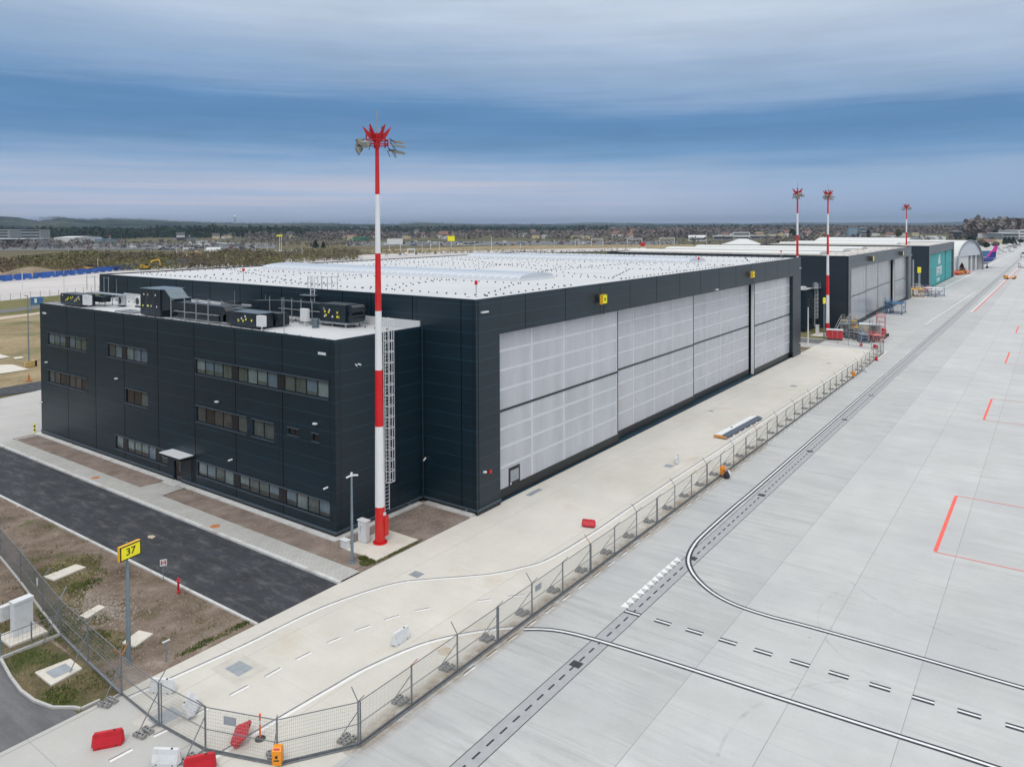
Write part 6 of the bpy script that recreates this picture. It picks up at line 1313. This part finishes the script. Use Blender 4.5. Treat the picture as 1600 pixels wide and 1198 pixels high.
for i, (a, b, yb, yt) in enumerate(((899,905,384,374),(924,942,385,373),(980,1003,384,372.5),(1031,1054,383,371.5),(673,687,391,378.5),(637,648,400,388.5))):
    gantry(a, b, yb, yt, ('narrow white frame gantry, leftmost of the three over the dry bank','white frame gantry second over the dry bank','white frame gantry third over the dry bank','white frame gantry nearest the glass pavilion','white frame gantry among the cars of the big car park','short white frame gantry close behind the hangar roof')[i])
def board(px, pyb, pyt, w_, hh, mat, lb, legs=(0,)):
    x, y = G(px, pyb); h = HT(px, pyt, x, y); t = thing('billboard', (x,y,0), lb, 'billboard'); q = MB(); q.rbox(x, y, h-hh, w_, .5, hh, -YAW*0+math.radians(-54)); q.build('panel', mat, t); q = MB()
    for l_ in legs: q.cyl((x+l_*.59,y-l_*.81,0),(x+l_*.59,y-l_*.81,h-hh),.25,n=6)
    q.build('post', 'white_metal', t); return t
board(705,390,368.8,7,5,'sign_yellow','bright yellow square board on a post above the car park'); board(617,394,373,14,5,'white_metal','wide white billboard above the left of the car park',(-5,5)); board(437,396,367,5,1.4,'sign_yellow','small yellow sign on a pole left of the nearest mast'); board(1024-20,385,379,5,4,'red_plastic','red and white round hoarding beyond the second hangar')
for i, (px, yb, yt) in enumerate(((107,405,390),(136,405,390),(163,405,389),(236,399,387),(276,395,385),(286,395,384),(320,396,379),(325,414,397),(353,414,398),(399,398,383),(418,398,385),(440,400,366),(472,404,385),(484,398,386),(813,389,376),(866,388,374),(1104,383,363.5),(1128,381,372),(153,424,404),(35,452,425),(100,459,432),(1263,372,360),(768,392,370),(742,392,376),(660,394,378))):
    x, y = G(px, yb); h = HT(px, yt, x, y); lampmast(x, y, h, 'thin pale lamp post among the distant roads', i % 2 == 0, 'distant lamp posts', .28 if h > 12 else .2, 'white_metal')
tk = thing('storage_tank', (*G(334,393),0), 'grey round topped shelter with a dark mouth beyond the left scrub', 'shelter'); a = Vector((*G(321,394.5),0)); b = Vector((*G(343,394.5),0)); u = b-a; v = Vector((-u.y,u.x,0)).normalized()
MB().cyl(a+v*4+Vector((0,0,.5)), b+v*4+Vector((0,0,.5)), 4.2, n=16).build('shell', 'light_roof', tk); MB().cyl(a+v*4+Vector((0,0,.5))-u*.01, a+v*4+Vector((0,0,.5)), 3.2, n=16).build('mouth', 'machine_dark', tk)
# ------------------------------------------------------------------ hills
def crest(px):
    P_ = [(-400,338),(-200,336),(0,337.5),(30,338.5),(60,342.5),(95,339),(150,342),(180,341),(210,341),(240,341.5),(300,343),(340,344.5),(420,345),(500,345),(560,346),(620,347),(660,345),(690,345.8),(730,347),(780,348),(860,349),(920,347.8),(960,349),(1060,350),(1200,350.3),(1400,351.3),(1600,352.3),(2000,352)]
    for (a, ya), (b, yb) in zip(P_, P_[1:]):
        if a <= px <= b: return ya+(yb-ya)*(px-a)/(b-a)
    return 352
from mathutils import noise as mn
hb = MB(); cols = list(range(-420, 2040, 5)); RS = [3200,3900,4500,5100,5500,5900,6300,6600,7000,7600,8300,9200,11000,13000]
def hz(px, r, x=None, y=None):
    if x is None: x, y = AT(px, r)
    top = max(5, CH+(352.9-crest(px))/F*6600/math.cos(math.atan((px-800)/F))*.985-9); e = max(0, 1-abs(r-6600)/3400); s_ = e*e*(3-2*e)
    n_ = mn.noise(Vector((x*.0006, y*.0006, 3)))*.5+mn.noise(Vector((x*.002, y*.002, 7)))*.3
    return -8+top*s_*(1+n_*(1-e)*1.6)+mn.noise(Vector((x*.005, y*.005, 2)))*4*s_
vs_ = []
for j, r in enumerate(RS):
    for px in cols:
        x, y = AT(px, r); vs_.append((x, y, hz(px, r, x, y) if 0 < j < len(RS)-1 else -30))
nC = len(cols)
hb.add(vs_, [(j*nC+i, j*nC+i+1, (j+1)*nC+i+1, (j+1)*nC+i) for j in range(len(RS)-1) for i in range(nC-1)])
hb.build('hills', 'hill_cover', kind='structure', smooth=True)
# blue far ridge on the right
rb_ = MB(); cols2 = list(range(640, 2040, 8)); v2 = []
for j, (r, f) in enumerate(((11500,0),(13000,.8),(13800,1),(14600,.9),(17000,0))):
    for px in cols2:
        x, y = AT(px, r); b = math.exp(-((px-915)/45)**2)*2.4+2.6+.5*math.sin(px*.021)+.35*math.sin(px*.047)+(.6 if px > 980 and px < 1150 else 0)
        v2.append((x, y, -30 if f == 0 else (CH+b/F*13800)*f))
n2_ = len(cols2); rb_.add(v2, [(j*n2_+i, j*n2_+i+1, (j+1)*n2_+i+1, (j+1)*n2_+i) for j in range(4) for i in range(n2_-1)]); rb_.build('far_ridge', 'conifer', kind='structure', smooth=True)
x, y = AT(367, 6600); z0 = hz(367, 6600); tw = thing('radar_tower', (x,y,z0), 'white domed radar tower with dark bands on the hill crest', 'tower')
q = MB(); H_ = 52
for i in range(7): q.mat(i % 2).cyl((x,y,z0+H_*i/8),(x,y,z0+H_*(i+1)/8),7,n=10)
q.build('shaft', ['white_metal','machine_dark'], tw); MB().lathe([(5,z0+H_*7/8-1),(12,z0+H_),(12,z0+H_+8),(7,z0+H_+15),(.5,z0+H_+18)], (x,y), 12).build('dome', 'white_metal', tw)
# ------------------------------------------------------------------ woods and scrub (masses nobody could count)
def woods(name, pxs, r0, r1, step, hgt, mat, lb, seed=1, wid=1.0, faces=12, gap=.0, base=0, cat='trees', hill=False):
    rr = random.Random(seed); m = MB(); r = r0
    while r < r1:
        px = pxs[0]+rr.random()
        while px < pxs[1]:
            x, y = AT(px+rr.uniform(-.4,.4)*step/r*F, r+rr.uniform(-.5,.5)*step); 
            dens = mn.noise(Vector((x*.012/ (step/8), y*.012/(step/8), seed)))
            px += step/r*F*1.05*rr.uniform(.75,1.3)
            if dens < gap-1+.0 or (gap > 0 and dens < gap-.35): continue
            h = hgt*rr.uniform(.55,1.15)*(1+dens*.5); w = h*.42*wid*rr.uniform(.8,1.3); zb = base+(hz(px, r, x, y)-3 if hill else 0)
            for _ in range(faces):
                a = rr.uniform(0, 6.283); t_ = rr.random(); rad = w*math.sqrt(rr.random())*(math.sin(math.pi*min(1,.18+.8*t_))**.6)
                c = Vector((x+rad*math.cos(a), y+rad*math.sin(a), zb+h*(.06+.92*t_))); s_ = h*(.15 if faces < 20 else .10)*rr.uniform(.6,1.35)
                u = Vector((rr.gauss(0,1), rr.gauss(0,1), rr.gauss(0,.8))).normalized()*s_; v = u.cross(Vector((rr.gauss(0,1), rr.gauss(0,1), rr.gauss(0,1)))).normalized()*s_
                m.poly([c-u, c+v*.9, c+u, c-v*.8])
        r += step*.8
    return m.build(name, mat, kind='stuff', label=lb, category=cat)
woods('pine_woods', (-60,480), 1750, 2250, 15, 20, 'conifer', 'dark belt of pines across the left below the hills', 1, 1.0, 10, .12)
woods('bare_woods', (390,1120), 1350, 1800, 12, 12, 'bare_wood', 'brown leafless woods across the middle distance', 2, 1.2, 11, .42)
woods('bare_woods', (960,1700), 1900, 2700, 19, 17, 'bare_wood', 'brown and dark woods along the right horizon', 3, 1.2, 9, .3)
woods('pine_woods', (480,1250), 2500, 3100, 24, 20, 'conifer', 'dark green wood strip below the far blue ridge', 8, 1.1, 8, .25)
woods('bare_woods', (1515,1610), 1450, 1700, 10, 27, 'bare_wood', 'tall brown wood rising above the horizon at the right', 4, 1.1, 14)
woods('far_village_trees', (-60,1500), 900, 1200, 17, 8, 'bare_wood', 'scattered trees between the far houses and yards', 5, 1.1, 12, .52)
woods('far_village_trees', (-60,1600), 2200, 3800, 60, 14, 'conifer', 'dark hedges and tree rows on the far plain', 15, 2.0, 7, .35)
woods('scrub', (-60,440), 455, 640, 4.6, 5.2, 'scrub_leaf', 'brown and olive scrub beyond the sand on the left', 6, 1.5, 24, .22)
woods('scrub', (300,560), 500, 700, 5.4, 4.6, 'scrub_leaf', 'mixed brown and green bushes behind the hangar roof', 7, 1.5, 22, .3)
woods('hill_woods', (-420,1300), 5000, 7000, 62, 15, 'conifer', 'dark tree lines along the hill crests', 9, 3.2, 8, .3, hill=True)
woods('scrub', (540,1010), 640, 720, 6, 2.2, 'scrub_leaf', 'low dry bushes along the far road bank', 12, 1.4, 10, .35)
def tree(px, pyb, pyt, wid, mat, lb, conif=False, seed=0, grp=None, name='tree'):
    x, y = G(px, pyb); h = HT(px, pyt, x, y); rr = random.Random(seed); t = thing(name, (x,y,0), lb, 'tree', grp); q = MB(); q.cyl((x,y,0),(x,y,h*.8),h*.03,h*.01,n=6)
    for i in range(5): a = rr.uniform(0,6.28); q.cyl((x,y,h*.35+i*h*.08),(x+math.cos(a)*wid*.35,y+math.sin(a)*wid*.35,h*.55+i*h*.08),h*.012,h*.004,n=4)
    q.build('trunk', 'bark', t); m = MB()
    for _ in range(420):
        t_ = rr.random(); a = rr.uniform(0,6.283); W = wid/2*((1-t_)**.8 if conif else math.sin(math.pi*min(1,.1+.85*t_))**.7*(.75+.25*math.sin(3*a+seed)))
        rad = W*math.sqrt(rr.random()); c = Vector((x+rad*math.cos(a), y+rad*math.sin(a), h*((.08 if conif else .22)+(.92 if conif else .78)*t_))); s_ = wid*.065*rr.uniform(.6,1.4)
        u = Vector((rr.gauss(0,1), rr.gauss(0,1), rr.gauss(0,.7))).normalized()*s_; v = u.cross(Vector((rr.gauss(0,1), rr.gauss(0,1), rr.gauss(0,1)))).normalized()*s_; m.poly([c-u, c+v, c+u, c-v])
    m.build('crown', mat, t)
for px, s_ in ((1570.5,1),(1576.5,2),(1583.5,3)): tree(px,382,370.5,8,'conifer',('left conifer of the three before the terminal','middle conifer of the three before the terminal','right conifer of the three before the terminal')[s_-1],True,s_)
tree(1238,373,358.5,16,'conifer','round dark tree left of the second striped mast',False,5); tree(1404,371,358.5,17,'olive_leaf','round olive green tree behind the farthest striped mast',False,6); tree(1517,379,370,13,'conifer','dark tree beyond the arched hangar',False,7); tree(1550,377,371,9,'conifer','dark bushy tree above the airliner tail',False,8)
tree(1503,428,411,4,'red_bush','dark reddish narrow bush at the foot of the arched hangar',True,9,name='bush'); tree(493,388,375.5,9,'conifer','dark evergreen left of the nearest striped mast above the roof',True,10); tree(505,388,377,7,'conifer','second dark evergreen beside its taller twin',True,11)
tree(1541,388,379,9,'conifer','dark tree in front of the terminal left of three conifers',False,21); tree(1532,384,376,10,'bare_wood','brown tree behind the arched hangar roof',False,22); tree(1556,386,378,9,'bare_wood','brown tree among the vehicles before the terminal',False,23); tree(1595,381,374,8,'conifer','small dark tree at the right edge before the terminal',False,24)
bld(1543,1556,384,378.5,20,'white_render','red_tile','small white house with tiled roof above the airliner fin',0,gable=3); bld(1557,1566,380,374,20,'cream_wall','dark_roof','cream house left of the three conifers',0,gable=3)
tree(1341,375,362,6,'bare_wood','bare tree between the two blue apartment blocks',False,12); tree(1357,375,360,10,'red_bush','brown tree right of the blue apartment blocks',False,13); tree(1265,375,369,14,'olive_leaf','olive bushes left of the orange cream house',False,14)
# ------------------------------------------------------------------ air
hm = bpy.data.materials.new('haze'); hm.use_nodes = True; hm.node_tree.nodes.clear(); g = NG(hm.node_tree)
pv = g.node('ShaderNodeVolumePrincipled'); pv.inputs['Color'].default_value = (.40,.51,.67,1); pv.inputs['Density'].default_value = HAZE; pv.inputs['Anisotropy'].default_value = .0
ho = g.node('ShaderNodeOutputMaterial'); g.L.new(pv.outputs[0], ho.inputs['Volume'])
if HAZE > 0:
    MATS['haze'] = hm; h_ = MB().box(-21000,-21000,-32,21000,21000,215).build('haze', 'haze'); h_['kind'] = 'stuff'; h_['label'] = 'thin bluish haze fading the far hills'; h_['category'] = 'haze'
bpy.context.view_layer.update()
